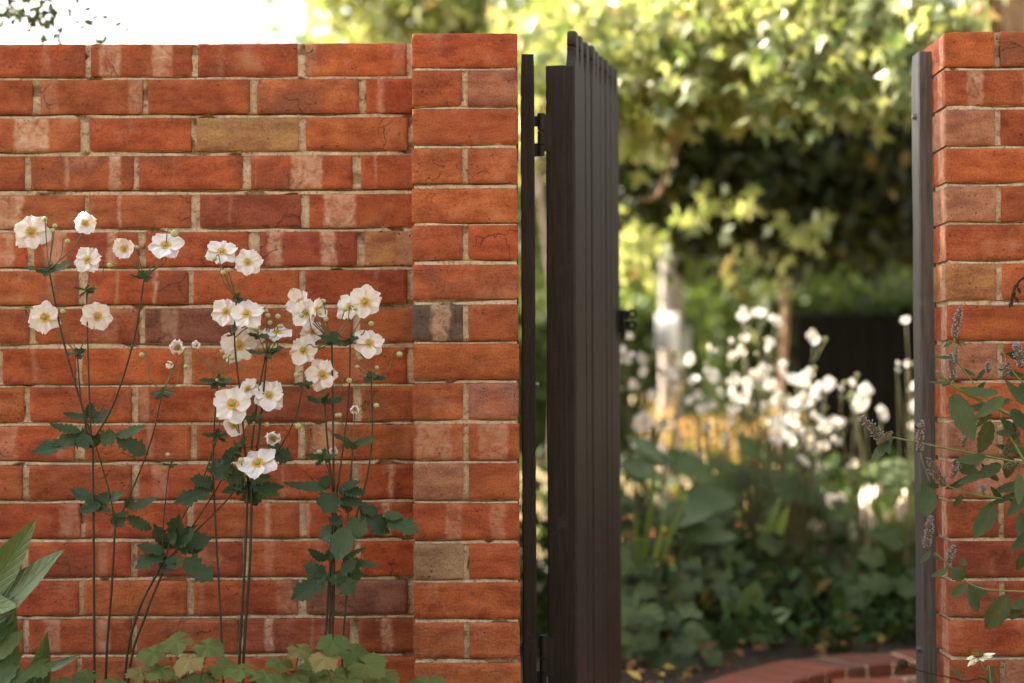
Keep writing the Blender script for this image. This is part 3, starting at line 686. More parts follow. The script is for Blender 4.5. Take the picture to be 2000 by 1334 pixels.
def flower(parent, c, rad, nrm, kind='open', npet=6, seed=0):
    rs = random.Random(seed); n_ = Vector(nrm).normalized()
    e = bpy.data.objects.new('flower', None); link(e, parent, c)
    q = n_.to_track_quat('Z', 'Y'); e.rotation_mode = 'QUATERNION'; e.rotation_quaternion = q
    ps = {'open': OPEN, 'mid': MIDP, 'shut': SHUT}[kind]; a0 = rs.uniform(0, 6.28)
    for k in range(npet):
        p = bpy.data.objects.new('petal', rs.choice(ps)); C.objects.link(p); p.parent = e
        s_ = rad * rs.uniform(0.86, 1.08); lay = (k % 2)
        p.scale = (s_ * rs.uniform(0.92, 1.1), s_, s_); p.rotation_euler = (rs.uniform(-0.12, 0.12) - 0.07 * lay, rs.uniform(-0.12, 0.12), a0 + 2 * math.pi * k / npet + rs.uniform(-0.10, 0.10))
        p.location = (0, 0, -0.075 * rad * lay)
    for nm, me in (('stamen_ring', ST_ME), ('ovary', OV_ME)):
        o = bpy.data.objects.new(nm, me); C.objects.link(o); o.parent = e; o.scale = (rad * rs.uniform(.95, 1.05),) * 3
    return e

YA = 3.955
def F(parent, node, x, y, r, nx=0, nz=0.1, kind='open', npet=6, dY=0, bend=None):
    """a flower at pixel (x, y) on a pedicel that rises from the node"""
    Y = YA + dY; c = P(x, y, Y); rj = random.Random(int(x * 11 + y)); n_ = Vector((nx + rj.uniform(-.32, .32), -1, nz + rj.uniform(-.22, .32))).normalized(); rad = r * 1.08 * S(Y)
    e = flower(parent, c, rad, n_, kind, npet, int(x * 3 + y))
    a = P(node[0], node[1], YA); back = c - n_ * rad * 0.06
    far = c - n_ * rad * 0.55 - Vector((0, 0, rad * 0.35))
    mid = a.lerp(far, 0.55) + (Vector(((bend or 0) * S(Y), 0, 0)) if bend is not None else Vector((0, 0, 0)))
    sp = spline([a, mid, far, back], 5); m = MB(); m.tube(sp, [0.00125] * len(sp), 6); m.build('pedicel', PEDI, parent, org=a)
def B(parent, node, x, y, r=6.0, bend=None, dY=0, nod=True):
    Y = YA + dY; c = P(x, y, Y); a = P(node[0], node[1], YA); rr = r * S(Y) * 0.95; rs = random.Random(int(x * 5 + y))
    m = MB(); m.ball(c, rr, 10, 8, (1, 1, 0.92), 0.03); o = m.build('bud', BUD, parent, org=c)
    dx = (c.x - a.x); off = bend * S(Y) if bend is not None else -0.18 * dx + rs.uniform(-.004, .004)
    mid = a.lerp(c, 0.55) + Vector((math.copysign(abs(dx) * 0.22, dx) * 0.3 + (bend or 0) * S(Y), 0, 0.012 if abs(dx) > 0.03 else 0))
    if abs(dx) > 0.03: mid = a.lerp(c, 0.5) + Vector((dx * 0.12, 0, -0.006)); pre = c + Vector((-dx * 0.22, 0, rr * 0.9)); pts = [a, mid, pre, c]
    else: pts = [a, mid, c]
    sp = spline(pts, 5); m = MB(); m.tube(sp, [0.0011] * len(sp), 6); m.build('pedicel', PEDI, parent, org=a)
def whorl(parent, x, y, size=1.0, leaves=None, seed=0):
    rs = random.Random(seed + int(x + y))
    lv = leaves or [(-45, -2, 16), (38, -4, 18), (-16, 22, 16), (20, 18, 15), (4, -24, 15)]
    for (dx, dy, w_) in lv:
        pxleaf(parent, x, y, x + dx * size + rs.uniform(-5, 5), y + dy * size + rs.uniform(-4, 4), w_ * size * rs.uniform(.85, 1.15), YA + rs.uniform(-0.01, 0.01), ANLEAF, shape='lobed', nteeth=6, steps=12, dY=rs.uniform(-0.05, 0.02))
def trileaf(parent, bx, by, specs, Y=YA, mat=None, name='leaf', pet=None):
    """a compound leaf: its leaflets listed as (tip x, tip y, width)"""
    m = MB(); rs = random.Random(int(bx * 3 + by)); a = P(bx, by, Y)
    tilt = Vector((rs.uniform(-.25, .25), -1, rs.uniform(0.2, 0.8)))
    for (tx, ty, w_) in specs:
        b_ = P(tx, ty, Y + rs.uniform(-0.035, 0.025)); dd = (b_ - a)
        blade(m, a + dd * 0.06, b_, w_ * 1.1 * S(Y), tilt + Vector((rs.uniform(-.2, .2), 0, rs.uniform(-.2, .3))), 0.15, 13, rs.uniform(0.02, 0.2), 0.22, 'lobed' if w_ > 22 else 'ovate', rs, 26)
    return m.build(name, mat or ANLEAF, parent, org=a)

an_group = 'japanese anemones in front of the left wall'
def plant(label, bx): return thing('anemone_plant', label, 'flowering plant', P(bx, 1334, YA) * Vector((1, 1, 0)) if False else Vector((P(bx, 1334, YA).x, YA, 0.03)), an_group)
# --- plant 1, far left
p = plant('leftmost tall white anemone with upright straight stem and six open flowers', 182)
st = lambda pts, r0=0.0026, r1=0.0018, q=None: stemtube(q or p, pts, YA, r0, r1, STEM)
st([(182, 1700), (184, 1334), (183, 1100), (181, 860)], 0.0032, 0.0026)
st([(181, 860), (150, 760), (120, 650), (95, 525)]); st([(178, 855), (174, 760), (171, 660), (169, 565)], 0.002, 0.0015)
st([(172, 855), (158, 780), (151, 690)], 0.002, 0.0014); st([(186, 855), (225, 780), (262, 660), (282, 542)])
A = (95, 527); F(p, A, 61, 453, 38, -.05, .12, npet=6); F(p, A, 165, 436, 26, .55, .1, 'mid', 5, bend=10)
for b_ in ((88, 427, 5), (103, 450, 5.5), (107, 441, 5.5), (132, 471, 5.5)): B(p, A, *b_)
whorl(p, *A, 1.0, [(-47, -10, 10), (50, -12, 16), (-12, 16, 20), (-22, 4, 14), (8, -14, 14)])
Bn = (169, 566); F(p, Bn, 171, 507, 29, .05, .05, 'open', 6); B(p, Bn, 214, 518, 6)
whorl(p, *Bn, 0.62)
Cn = (281, 543); F(p, Cn, 243, 486, 26, -.25, -.25, 'mid', 6); F(p, Cn, 323, 480, 37, .1, .95, 'open', 6)
B(p, Cn, 307, 500, 6); B(p, Cn, 341, 456, 8.5); B(p, Cn, 267, 483, 4.5); whorl(p, *Cn, 0.75, [(-45, -12, 11), (-8, -24, 22), (18, -16, 18), (26, 0, 12), (8, 8, 12)])
Dn = (151, 690); F(p, Dn, 88, 620, 35, -.12, .1, 'open', 6); F(p, Dn, 190, 618, 30, .02, .05, 'open', 7); B(p, Dn, 123, 608, 5.5, dY=-.01)
whorl(p, *Dn, 0.7, [(-40, -4, 12), (2, -22, 16), (26, -12, 18), (14, 14, 18)])
trileaf(p, 165, 852, [(56, 882, 34), (95, 868, 20)]); trileaf(p, 160, 845, [(96, 826, 22)]); trileaf(p, 178, 850, [(138, 858, 34), (150, 872, 30), (190, 872, 36)])
trileaf(p, 192, 858, [(230, 850, 32)]); trileaf(p, 222, 852, [(286, 832, 20), (292, 888, 34), (262, 868, 24)]); trileaf(p, 176, 818, [(122, 806, 14), (222, 806, 26), (178, 786, 22)], YA + .03)
# --- plant 2
p = plant('slender anemone with one half open flower leaning across the second stem from the left', 205)
st([(203, 1700), (206, 1334), (218, 1150), (225, 1020)], 0.003, 0.0025); st([(225, 1020), (213, 960), (196, 900), (186, 868)], 0.0018, 0.0014)
st([(225, 1022), (248, 980), (292, 870), (317, 768)], 0.0022, 0.0015)
En = (317, 768); F(p, En, 347, 680, 22, .25, .0, 'shut', 6); B(p, En, 277, 693, 6); B(p, En, 363, 716, 5.5); F(p, En, 336, 712, 12, -.8, .2, 'shut', 3)
whorl(p, *En, 0.62)
trileaf(p, 200, 985, [(136, 952, 24), (152, 998, 22), (210, 960, 26)]); trileaf(p, 212, 990, [(182, 992, 22), (205, 1000, 20)]); trileaf(p, 214, 975, [(240, 962, 22)])
trileaf(p, 238, 1000, [(225, 1032, 30), (242, 1010, 24)]); trileaf(p, 245, 992, [(310, 972, 22), (262, 975, 22)]); trileaf(p, 245, 1008, [(298, 1034, 22)])
# --- plant 3, leaning
p = plant('anemone on two leaning stems with lowest half closed flowers above spreading leaves', 245)
st([(228, 1700), (243, 1334), (268, 1200), (322, 1092)], 0.0032, 0.0026); st([(236, 1700), (250, 1334), (285, 1200), (330, 1090)], 0.003, 0.0024)
st([(322, 1092), (340, 1040), (390, 950), (426, 852)], 0.002, 0.0013); st([(330, 1090), (350, 1065), (420, 960), (460, 880)], 0.002, 0.0014); st([(330, 1090), (380, 1040), (440, 980), (480, 930)], 0.002, 0.0014)
st([(320, 1088), (318, 1040), (328, 930), (333, 905)], 0.0014, 0.001)
Rn = (334, 908); B(p, Rn, 328, 888, 5); whorl(p, *Rn, 0.35)
Pn = (424, 850); B(p, Pn, 432, 812, 6); F(p, Pn, 457, 831, 25, .15, .1, 'mid', 5, bend=4); whorl(p, *Pn, 0.62)
Qn = (462, 877); B(p, Qn, 495, 826, 4.5); B(p, Qn, 521, 829, 5.5); F(p, Qn, 533, 857, 23, -.1, .1, 'shut', 6); whorl(p, *Qn, 0.7, [(-34, 18, 30), (36, -34, 26), (-16, -24, 22), (18, 6, 20), (-6, 30, 22)])
trileaf(p, 330, 1075, [(300, 1022, 26), (352, 1002, 34), (385, 1024, 24)], YA + .02); trileaf(p, 325, 1080, [(266, 1064, 24), (262, 1110, 34), (300, 1090, 22)]); trileaf(p, 335, 1085, [(318, 1120, 32), (345, 1112, 30)])
trileaf(p, 345, 1070, [(415, 1048, 34), (395, 1075, 26), (385, 1030, 26)]); trileaf(p, 356, 1088, [(418, 1136, 38)]); trileaf(p, 330, 1060, [(318, 1042, 26), (345, 1040, 22)])
# --- plant 4, centre
p = plant('tall central anemone clump carrying the most open white flowers and a knot of buds', 474)
st([(462, 1700), (466, 1334), (478, 1100), (484, 945)], 0.0034, 0.0028); st([(470, 1700), (474, 1334), (488, 1100), (492, 945)], 0.0034, 0.0028); st([(438, 1700), (436, 1334), (424, 1080), (416, 930)], 0.0026, 0.0022)
st([(416, 930), (418, 840), (425, 745)], 0.002, 0.0014); st([(484, 945), (470, 780), (458, 665), (462, 580)], 0.0022, 0.0016); st([(484, 945), (500, 800), (518, 695)], 0.0024, 0.002); st([(492, 945), (508, 830), (521, 697)], 0.0024, 0.002)
st([(490, 945), (505, 800), (545, 740), (585, 740)], 0.0001, 0.0001) if False else None
st([(492, 945), (540, 885), (575, 820), (592, 752)], 0.002, 0.0014)
Fn = (425, 745); F(p, Fn, 385, 676, 13, -.1, .1, 'shut', 5)
for b_ in ((434, 686, 5), (440, 697, 5.5), (454, 699, 5.5), (424, 742, 4)): B(p, Fn, *b_)
whorl(p, *Fn, 0.75)
Gn = (462, 582); F(p, Gn, 433, 492, 32, .15, .85, 'open', 6); F(p, Gn, 484, 512, 29, .0, .05, 'open', 7)
for b_ in ((419, 505, 6), (436, 532, 5.5), (446, 527, 4.5)): B(p, Gn, *b_, dY=-.03)
whorl(p, *Gn, 0.7, [(-14, 10, 18), (34, 16, 16), (8, -12, 16), (20, 6, 14)])
F(p, (458, 660), 442, 609, 31, -.1, .15, 'open', 6, dY=.015); F(p, (458, 660), 482, 613, 33, .0, .5, 'open', 5, dY=-.02)
F(p, (462, 720), 467, 675, 36, .05, .4, 'open', 5, dY=.02); F(p, (500, 700), 490, 658, 26, .3, .0, 'mid', 6, dY=.04)
whorl(p, 454, 652, 0.7, [(-12, -16, 14), (8, -14, 14), (-10, 8, 12)])
Hn = (520, 690)
for b_ in ((520, 607, 4.5), (523, 616, 5.5), (527, 630, 5.5), (543, 618, 6), (500, 641, 8), (521, 649, 4.5), (549, 637, 5.5), (545, 637, 4.5)): B(p, Hn, *b_)
F(p, Hn, 541, 650, 30, .1, 1.8, 'open', 6, bend=6)
whorl(p, *Hn, 0.9, [(-42, -8, 13), (38, -10, 16), (-8, -12, 14), (12, -10, 14), (10, 10, 12)]); whorl(p, 505, 655, 0.5)
F(p, (505, 830), 525, 772, 32, -.02, .05, 'open', 7); F(p, (505, 830), 484, 760, 27, -.35, .4, 'open', 5, dY=.04); F(p, (470, 870), 454, 790, 39, -.05, .4, 'open', 5, dY=-.02); B(p, (470, 870), 460, 769, 6)
B(p, (540, 885), 495, 827, 4); F(p, (490, 950), 504, 905, 39, -.1, .7, 'open', 5, dY=-.03); B(p, (480, 950), 471, 899, 6.5, dY=-.04)
whorl(p, 494, 815, 0.6); 
trileaf(p, 486, 935, [(545, 968, 34), (500, 990, 44), (530, 930, 28)]); trileaf(p, 480, 930, [(435, 925, 36), (400, 915, 22), (450, 955, 26)]); trileaf(p, 520, 880, [(572, 900, 36), (552, 870, 24)], YA + .05)
trileaf(p, 420, 945, [(370, 935, 24), (338, 985, 30), (392, 960, 24)]); trileaf(p, 475, 945, [(432, 962, 16), (462, 968, 16)]); trileaf(p, 490, 950, [(556, 950, 20), (548, 968, 16)])
trileaf(p, 455, 905, [(405, 908, 20), (418, 938, 26), (440, 880, 24)])
# --- plant 5, right
p = plant('rightmost anemone clump with five stems and large dark leaves half way down', 645)
st([(630, 1700), (632, 1334), (645, 1100), (650, 960)], 0.0032, 0.0026); st([(642, 1700), (646, 1334), (652, 1150), (652, 960)], 0.0032, 0.0026); st([(637, 1700), (640, 1334), (650, 1100), (658, 960)], 0.003, 0.0024)
st([(668, 1700), (668, 1320), (677, 1150), (680, 1000), (690, 868)], 0.0028, 0.0016); st([(650, 960), (640, 870), (634, 788)], 0.0024, 0.0018); st([(652, 960), (650, 800), (648, 668)], 0.0024, 0.002); st([(658, 960), (672, 860), (682, 760), (684, 660)], 0.002, 0.0015)
st([(680, 1060), (715, 940), (727, 850), (725, 738)], 0.002, 0.0015); st([(650, 960), (642, 920), (632, 892)], 0.0016, 0.001)
In = (648, 668); F(p, In, 586, 592, 30, -.5, .3, 'mid', 4, dY=.02); F(p, In, 598, 612, 31, -.25, .1, 'mid', 6, dY=.0); F(p, In, 610, 648, 25, .1, .1, 'open', 5, dY=.03); F(p, In, 683, 600, 29, -.1, .1, 'open', 5, dY=.02); F(p, In, 593, 684, 30, -.05, .1, 'open', 6, dY=.0)
F(p, In, 618, 604, 22, .6, .3, 'mid', 3, dY=-.02)
for b_ in ((632, 588, 5), (624, 612, 5.5), (636, 623, 6), (589, 616, 6), (674, 604, 5.5), (694, 603, 5), (595, 677, 5.5)): B(p, In, *b_, dY=-.02)
whorl(p, *In, 0.9, [(-26, -14, 14), (8, -22, 22), (40, 2, 16), (-10, 4, 16), (26, 6, 12)])
Jn = (684, 660); F(p, Jn, 713, 590, 34, .1, .12, 'open', 6, dY=-.01); B(p, Jn, 725, 632, 6); whorl(p, *Jn, 0.55)
Kn = (725, 738); F(p, Kn, 721, 671, 31, .05, .1, 'open', 6)
for b_ in ((700, 692, 5.5), (703, 699, 5), (698, 716, 4.5), (736, 718, 4.5), (780, 692, 6.5)): B(p, Kn, *b_)
whorl(p, *Kn, 0.8, [(-22, 12, 22), (46, 2, 15), (-12, -18, 14), (10, -8, 18)])
Ln = (632, 786); F(p, Ln, 630, 732, 33, .05, .05, 'open', 6); B(p, Ln, 580, 732, 6.5); B(p, Ln, 682, 743, 6); whorl(p, *Ln, 0.9, [(-42, -10, 16), (42, -8, 16), (-8, -14, 16), (12, -20, 14)])
whorl(p, 592, 748, 0.55)
Nn = (690, 866); F(p, Nn, 693, 799, 14, .05, .05, 'shut', 6); B(p, Nn, 658, 811, 5); B(p, Nn, 663, 811, 5.5); B(p, Nn, 735, 792, 6); whorl(p, *Nn, 0.95, [(-44, -24, 12), (48, -16, 18), (-24, 8, 20), (6, 10, 16)])
On = (632, 892); B(p, On, 583, 832, 7.5); B(p, On, 624, 883, 6); B(p, On, 608, 706, 5, dY=.01) if False else None; whorl(p, *On, 0.7)
F(p, On, 651, 884, 14, .2, .3, 'shut', 4, dY=.03)
trileaf(p, 648, 950, [(552, 942, 20), (588, 954, 20), (625, 932, 24)], YA + .01); trileaf(p, 652, 962, [(632, 1002, 48)]); trileaf(p, 660, 955, [(715, 962, 22), (705, 940, 16), (690, 966, 22)])
trileaf(p, 660, 975, [(690, 996, 26), (712, 985, 20)]); trileaf(p, 672, 1022, [(620, 1052, 32), (640, 1012, 24)]); trileaf(p, 674, 1022, [(720, 1040, 38)])
trileaf(p, 700, 990, [(762, 1042, 38), (740, 1000, 26)]); trileaf(p, 748, 1008, [(822, 1042, 34), (788, 1008, 22)])
pxleaf(p, 674, 1030, 660, 1096, 46, YA - .02, ANLEAF, dY=-.03, shape='ovate', nteeth=9)
trileaf(p, 640, 1122, [(568, 1172, 40), (592, 1104, 28), (612, 1132, 30)]); trileaf(p, 650, 1118, [(668, 1138, 30), (646, 1140, 22)]); trileaf(p, 662, 1118, [(692, 1162, 34), (712, 1122, 28), (700, 1095, 30)])
trileaf(p, 668, 1090, [(700, 1112, 26), (740, 1106, 16), (716, 1070, 10)]); trileaf(p, 640, 1095, [(600, 1072, 18), (650, 1070, 18)])

# ------------------------------------------------------------------ low lobed leaves along the bottom
def palmate_mesh(seed, mat, lobes=5, name='leaf'):
    rs = random.Random(seed); NA = 44; RG = 4; vs = [(0, 0, 0)]; att = [(0, 0, 1)]; fs = []; ph = rs.uniform(0, 6)
    for r_ in range(1, RG + 1):
        for k in range(NA):
            th = -math.pi * 0.93 + 2 * math.pi * 0.93 * k / (NA - 1)   # 0 = the tip
            lob = 0.92 + 0.08 * math.cos(lobes * th * 1.0) + 0.03 * math.sin(3 * th + ph) ; tooth = 1 + 0.075 * (1 if k % 2 else -1) * rs.uniform(.4, 1.3)
            rr = lob * (tooth if r_ == RG else 1) * (0.72 + 0.28 * math.cos(th * 0.5)) * r_ / RG
            x, y = math.sin(th) * rr, math.cos(th) * rr + 0.0
            z = -0.10 * rr * rr + 0.05 * math.cos(lobes * th + math.pi) * rr + 0.03 * math.sin(3 * th + ph) * rr
            vs.append((x, y, z)); lw = 2 * math.pi / lobes; tl = (th + math.pi * 8 + lw / 2) % lw - lw / 2; att.append((math.sin(tl) * rr * 1.6, rr, 1.0))
    for k in range(NA - 1): fs.append((0, 1 + k + 1, 1 + k))
    for r_ in range(RG - 1):
        for k in range(NA - 1):
            a = 1 + r_ * NA + k; fs.append((a, a + 1, a + NA + 1, a + NA))
    me = bpy.data.meshes.new(name); me.from_pydata(vs, [], fs); me.materials.append(mat)
    at = me.attributes.new('blade', 'FLOAT_VECTOR', 'POINT'); at.data.foreach_set('vector', [c for a in att for c in a])
    me.polygons.foreach_set('use_smooth', [True] * len(fs)); me.update(); return me
PAL = [palmate_mesh(s_, LIME, 5) for s_ in range(4)]
def lowplant(label, base, leaves, Y, group='lobed lime leaves along the foot of the wall', meshes=None, smat=None):
    t = thing('lime_leaf_plant', label, 'foliage plant', (P(base, 1334, Y).x, Y, 0.03), group); b0 = Vector((P(base, 1334, Y).x, Y, 0.03))
    rx_ = random.Random(base); leaves = list(leaves) + [(x + rx_.uniform(-40, 40), y + rx_.uniform(12, 45), r_ * rx_.uniform(.7, 1), rot + rx_.uniform(-80, 80), tl + .4) for (x, y, r_, rot, tl) in leaves if rx_.random() < .45]
    for (x, y, r_, rot, tl) in leaves:
        rs = random.Random(int(x * 3 + y)); yy = Y + rs.uniform(-0.10, 0.08); c = P(x, y, yy)
        o = bpy.data.objects.new('leaf', rs.choice(meshes or PAL)); link(o, t, c); s_ = r_ * S(yy) * 1.04
        o.scale = (s_, s_, s_ * 1.6)
        nrm = Vector((rs.uniform(-.6, .6), -1, tl * 1.1 + rs.uniform(.3, 1.0))).normalized()
        q = nrm.to_track_quat('Z', 'Y').to_matrix() @ Matrix.Rotation(R(rot), 3, 'Z'); o.rotation_euler = q.to_euler()
        m = MB(); sp = spline([b0 + Vector((rs.uniform(-.04, .04), 0, 0)), b0.lerp(c, 0.6) + Vector((0, 0.01, 0.03)), c], 5); m.tube(sp, [0.0016] * len(sp), 5)
        m.build('petiole', PEDI if smat is None else smat, t, org=b0)
    return t
lowplant('lime green lobed leaves in the bottom left beside the broad strap leaves', 90, [(80, 1300, 34, 150, 1.2), (30, 1322, 30, 200, 1.5), (170, 1318, 32, 120, 1.6), (115, 1330, 26, 220, 1.4), (225, 1332, 30, 160, 1.8)], 3.86)
lowplant('tallest lime lobed clump between the leaning stems and the central anemone', 350, [(345, 1252, 40, 140, .9), (405, 1262, 36, 230, .8), (300, 1275, 34, 110, 1.0), (370, 1290, 38, 180, 1.4), (325, 1310, 34, 150, 1.6), (430, 1300, 34, 250, 1.3), (275, 1312, 30, 100, 1.5), (395, 1322, 34, 200, 1.5)], 3.88)
lowplant('pale yellowing lobed leaves crowding under the central anemone stems', 520, [(545, 1292, 30, 170, 2.0), (585, 1268, 30, 200, 1.1), (470, 1308, 36, 120, 1.9), (520, 1318, 36, 160, 2.2), (575, 1318, 34, 230, 1.6), (505, 1338, 34, 190, 1.4), (610, 1304, 36, 180, 1.3)], 3.84)
lowplant('rounded lobed leaves under the rightmost anemone clump', 680, [(650, 1252, 36, 180, .8), (635, 1285, 34, 150, 1.0), (655, 1318, 40, 200, 1.0), (690, 1275, 38, 220, .9), (715, 1298, 44, 240, .9), (680, 1330, 38, 170, 1.1), (745, 1322, 38, 200, 1.0), (640, 1338, 30, 140, 1.4), (610, 1330, 30, 130, 1.4)], 3.87)
lowplant('last lobed leaves at the foot of the left brick pier', 830, [(840, 1330, 34, 180, 1.2), (800, 1338, 28, 220, 1.3), (870, 1342, 26, 150, 1.5)], 3.9)

# broad strap leaves at the left edge
t = thing('broad_leaf_lily', 'broad pointed mid green strap leaves at the bottom left edge', 'foliage plant', (P(-20, 1334, 3.8).x, 3.8, 0.03))
def big(x0, y0, x1, y1, w_, mid=None, dY=0, nr=None, **k): pxleaf(t, x0, y0, x1, y1, w_, 3.8 + dY, BROAD, dY=k.pop('d2', -0.06), nrm=nr or Vector((.3, -1, .5)), shape='strap', serr=0, droop=k.pop('droop', 0.12), fold=0.28, steps=18)
big(-60, 1190, 76, 1010, 62); big(-70, 1230, 132, 1075, 74, nr=Vector((.1, -1, .9))); big(-90, 1160, 34, 1182, 60, droop=.3)
big(-20, 1420, 30, 1190, 60, dY=.05); big(60, 1400, 92, 1235, 46, dY=.08); big(70, 1310, 158, 1278, 20, dY=.1)
for (a, b_) in ((-60, 1190), (-70, 1230), (-90, 1160), (-20, 1420), (60, 1400), (70, 1310)):
    q0 = P(a, b_, 3.8); m = MB(); m.tube(spline([(ORG[t.name].x, 3.8, 0.02), (q0 + ORG[t.name]) / 2 + Vector((0, 0.02, 0)), q0], 4), 0.006, 6); m.build('leaf_stalk', BROAD, t)
t2 = thing('toothed_leaf_plant', 'glossy dark toothed leaves in the bottom left corner under the strap leaves', 'foliage plant', (P(-10, 1334, 3.78).x, 3.78, 0.03))
for (a, b_, c_, d_, w_) in ((-30, 1260, 28, 1196, 40), (-30, 1290, 48, 1232, 44), (-40, 1320, 60, 1322, 60), (-20, 1350, 40, 1275, 50), (-60, 1230, 8, 1218, 46)):
    pxleaf(t2, a, b_, c_, d_, w_, 3.78, BROAD, shape='ovate', nteeth=11, serr=.08)
m = MB(); m.tube(spline([ORG[t2.name], P(-40, 1340, 3.78), P(-35, 1270, 3.78)], 4), 0.004, 6); m.build('stem', STEM, t2)

# ------------------------------------------------------------------ hyssop on the right
FLO = plain('hyssop_calyx', (0.17, 0.15, 0.085), 0.75, 0, 0.2, 0.35, 300, 0)
LIL = plain('lilac_floret', (0.34, 0.28, 0.35), 0.7, 0, 0.2, 0.2, 300, 0)
DRY = plain('dry_seedhead', (0.045, 0.032, 0.020), 0.9, 0, 0.1, 0.5, 300, 0.4)
YH = 3.93
hy = thing('hyssop_plant', 'anise hyssop with lilac flower spikes sprawling left over the right brick pier', 'flowering plant', (P(2120, 1334, YH).x, YH, 0.03))
def spike(par, x0, y0, x1, y1, wpx, Y=YH, green=0.3, seed=0):
    rs = random.Random(int(x0 + y0 * 3) + seed); a, b_ = P(x0, y0, Y), P(x1, y1, Y); L = (b_ - a).length; w_ = wpx * S(Y) / 2 * 0.7
    m = MB(); m2 = MB(); d, s_, u = frame(b_ - a, Vector((0, -1, 0.1))); nrow = max(5, int(L / 0.0042))
    m.tube([a, b_], [0.0015, 0.0008], 5)
    for i in range(nrow):
        t_ = (i + 0.5) / nrow; r_ = w_ * (0.72 + 0.28 * math.sin(math.pi * t_)) * (1 - 0.55 * max(0, t_ - 0.7) / 0.3)
        if noise.noise((x0, t_ * 7, y0)) < -0.30: r_ *= 0.45
        for k in range(9):
            an = 2 * math.pi * (k + rs.random()) / 9; rd = s_ * math.cos(an) + u * math.sin(an)
            c0 = a + d * (L * t_) + rd * r_ * 0.35; c1 = c0 + rd * r_ * rs.uniform(.35, .65) + d * 0.0035
            m.tube([c0, (c0 + c1) / 2, c1], [0.0006, 0.0014, 0.0010], 4)
            if rs.random() > green + .3:
                e1 = c1 + rd * 0.0030 + d * rs.uniform(0, 0.003); 
                for j in range(3):
                    of = Vector((rs.uniform(-1, 1), rs.uniform(-1, 1), rs.uniform(-1, 1))) * 0.0016
                    m2.tube([c1, e1 + of], [0.0006, 0.0011], 3)
    o = m.build('flower_spike', FLO, par, org=a); 
    if m2.v: m2.build('lilac_florets', LIL, o, org=a)
def hs_(pts, r0, r1): stemtube(hy, pts, YH, r0, r1, AGSTEM)
hs_([(2160, 1700, .0), (2120, 1100), (2060, 880), (1980, 815), (1905, 778), (1862, 754), (1828, 724)], .0045, .0022)
hs_([(2160, 1700), (2130, 1150), (2090, 930), (2000, 906), (1860, 878), (1738, 853)], .0042, .0018)
hs_([(2100, 990), (1985, 977), (1900, 965), (1830, 942)], .0028, .0014); hs_([(2140, 1300), (2080, 1160), (2000, 1156), (1905, 1146), (1850, 1100), (1826, 1080)], .003, .0013)
hs_([(2050, 1000), (2000, 900), (1960, 830), (1952, 790)], .003, .002); hs_([(1862, 754), (1863, 700), (1864, 660)], .0014, .001); hs_([(1797, 885), (1806, 915), (1818, 945)], .0012, .001)
hs_([(2020, 760), (1985, 735), (1960, 690), (1958, 672)], .0024, .0016); hs_([(2010, 820), (1940, 790), (1880, 720), (1866, 700)], .0018, .0014)
for sp_ in ((1863, 662, 1875, 602, 20, .2), (1862, 742, 1856, 692, 20, .3), (1862, 742, 1868, 676, 10, .5), (1795, 884, 1800, 824, 17, .25), (1735, 868, 1684, 816, 30, .4), (1712, 868, 1742, 844, 24, .7), (1845, 950, 1812, 896, 30, .35), (1857, 935, 1872, 905, 20, .3),
            (1809, 1075, 1818, 1010, 20, .1), (1848, 1112, 1862, 1068, 19, .1), (1930, 730, 1930, 710, 15, .1), (1962, 738, 1968, 706, 18, .2), (1995, 720, 1985, 672, 26, .2), (1960, 900, 1985, 830, 30, .9), (1995, 905, 1958, 912, 26, .95), (1922, 968, 1920, 952, 9, .3), (1880, 875, 1884, 852, 12, .4)):
    spike(hy, *sp_[:5], YH + random.uniform(-.02, .02), sp_[5])
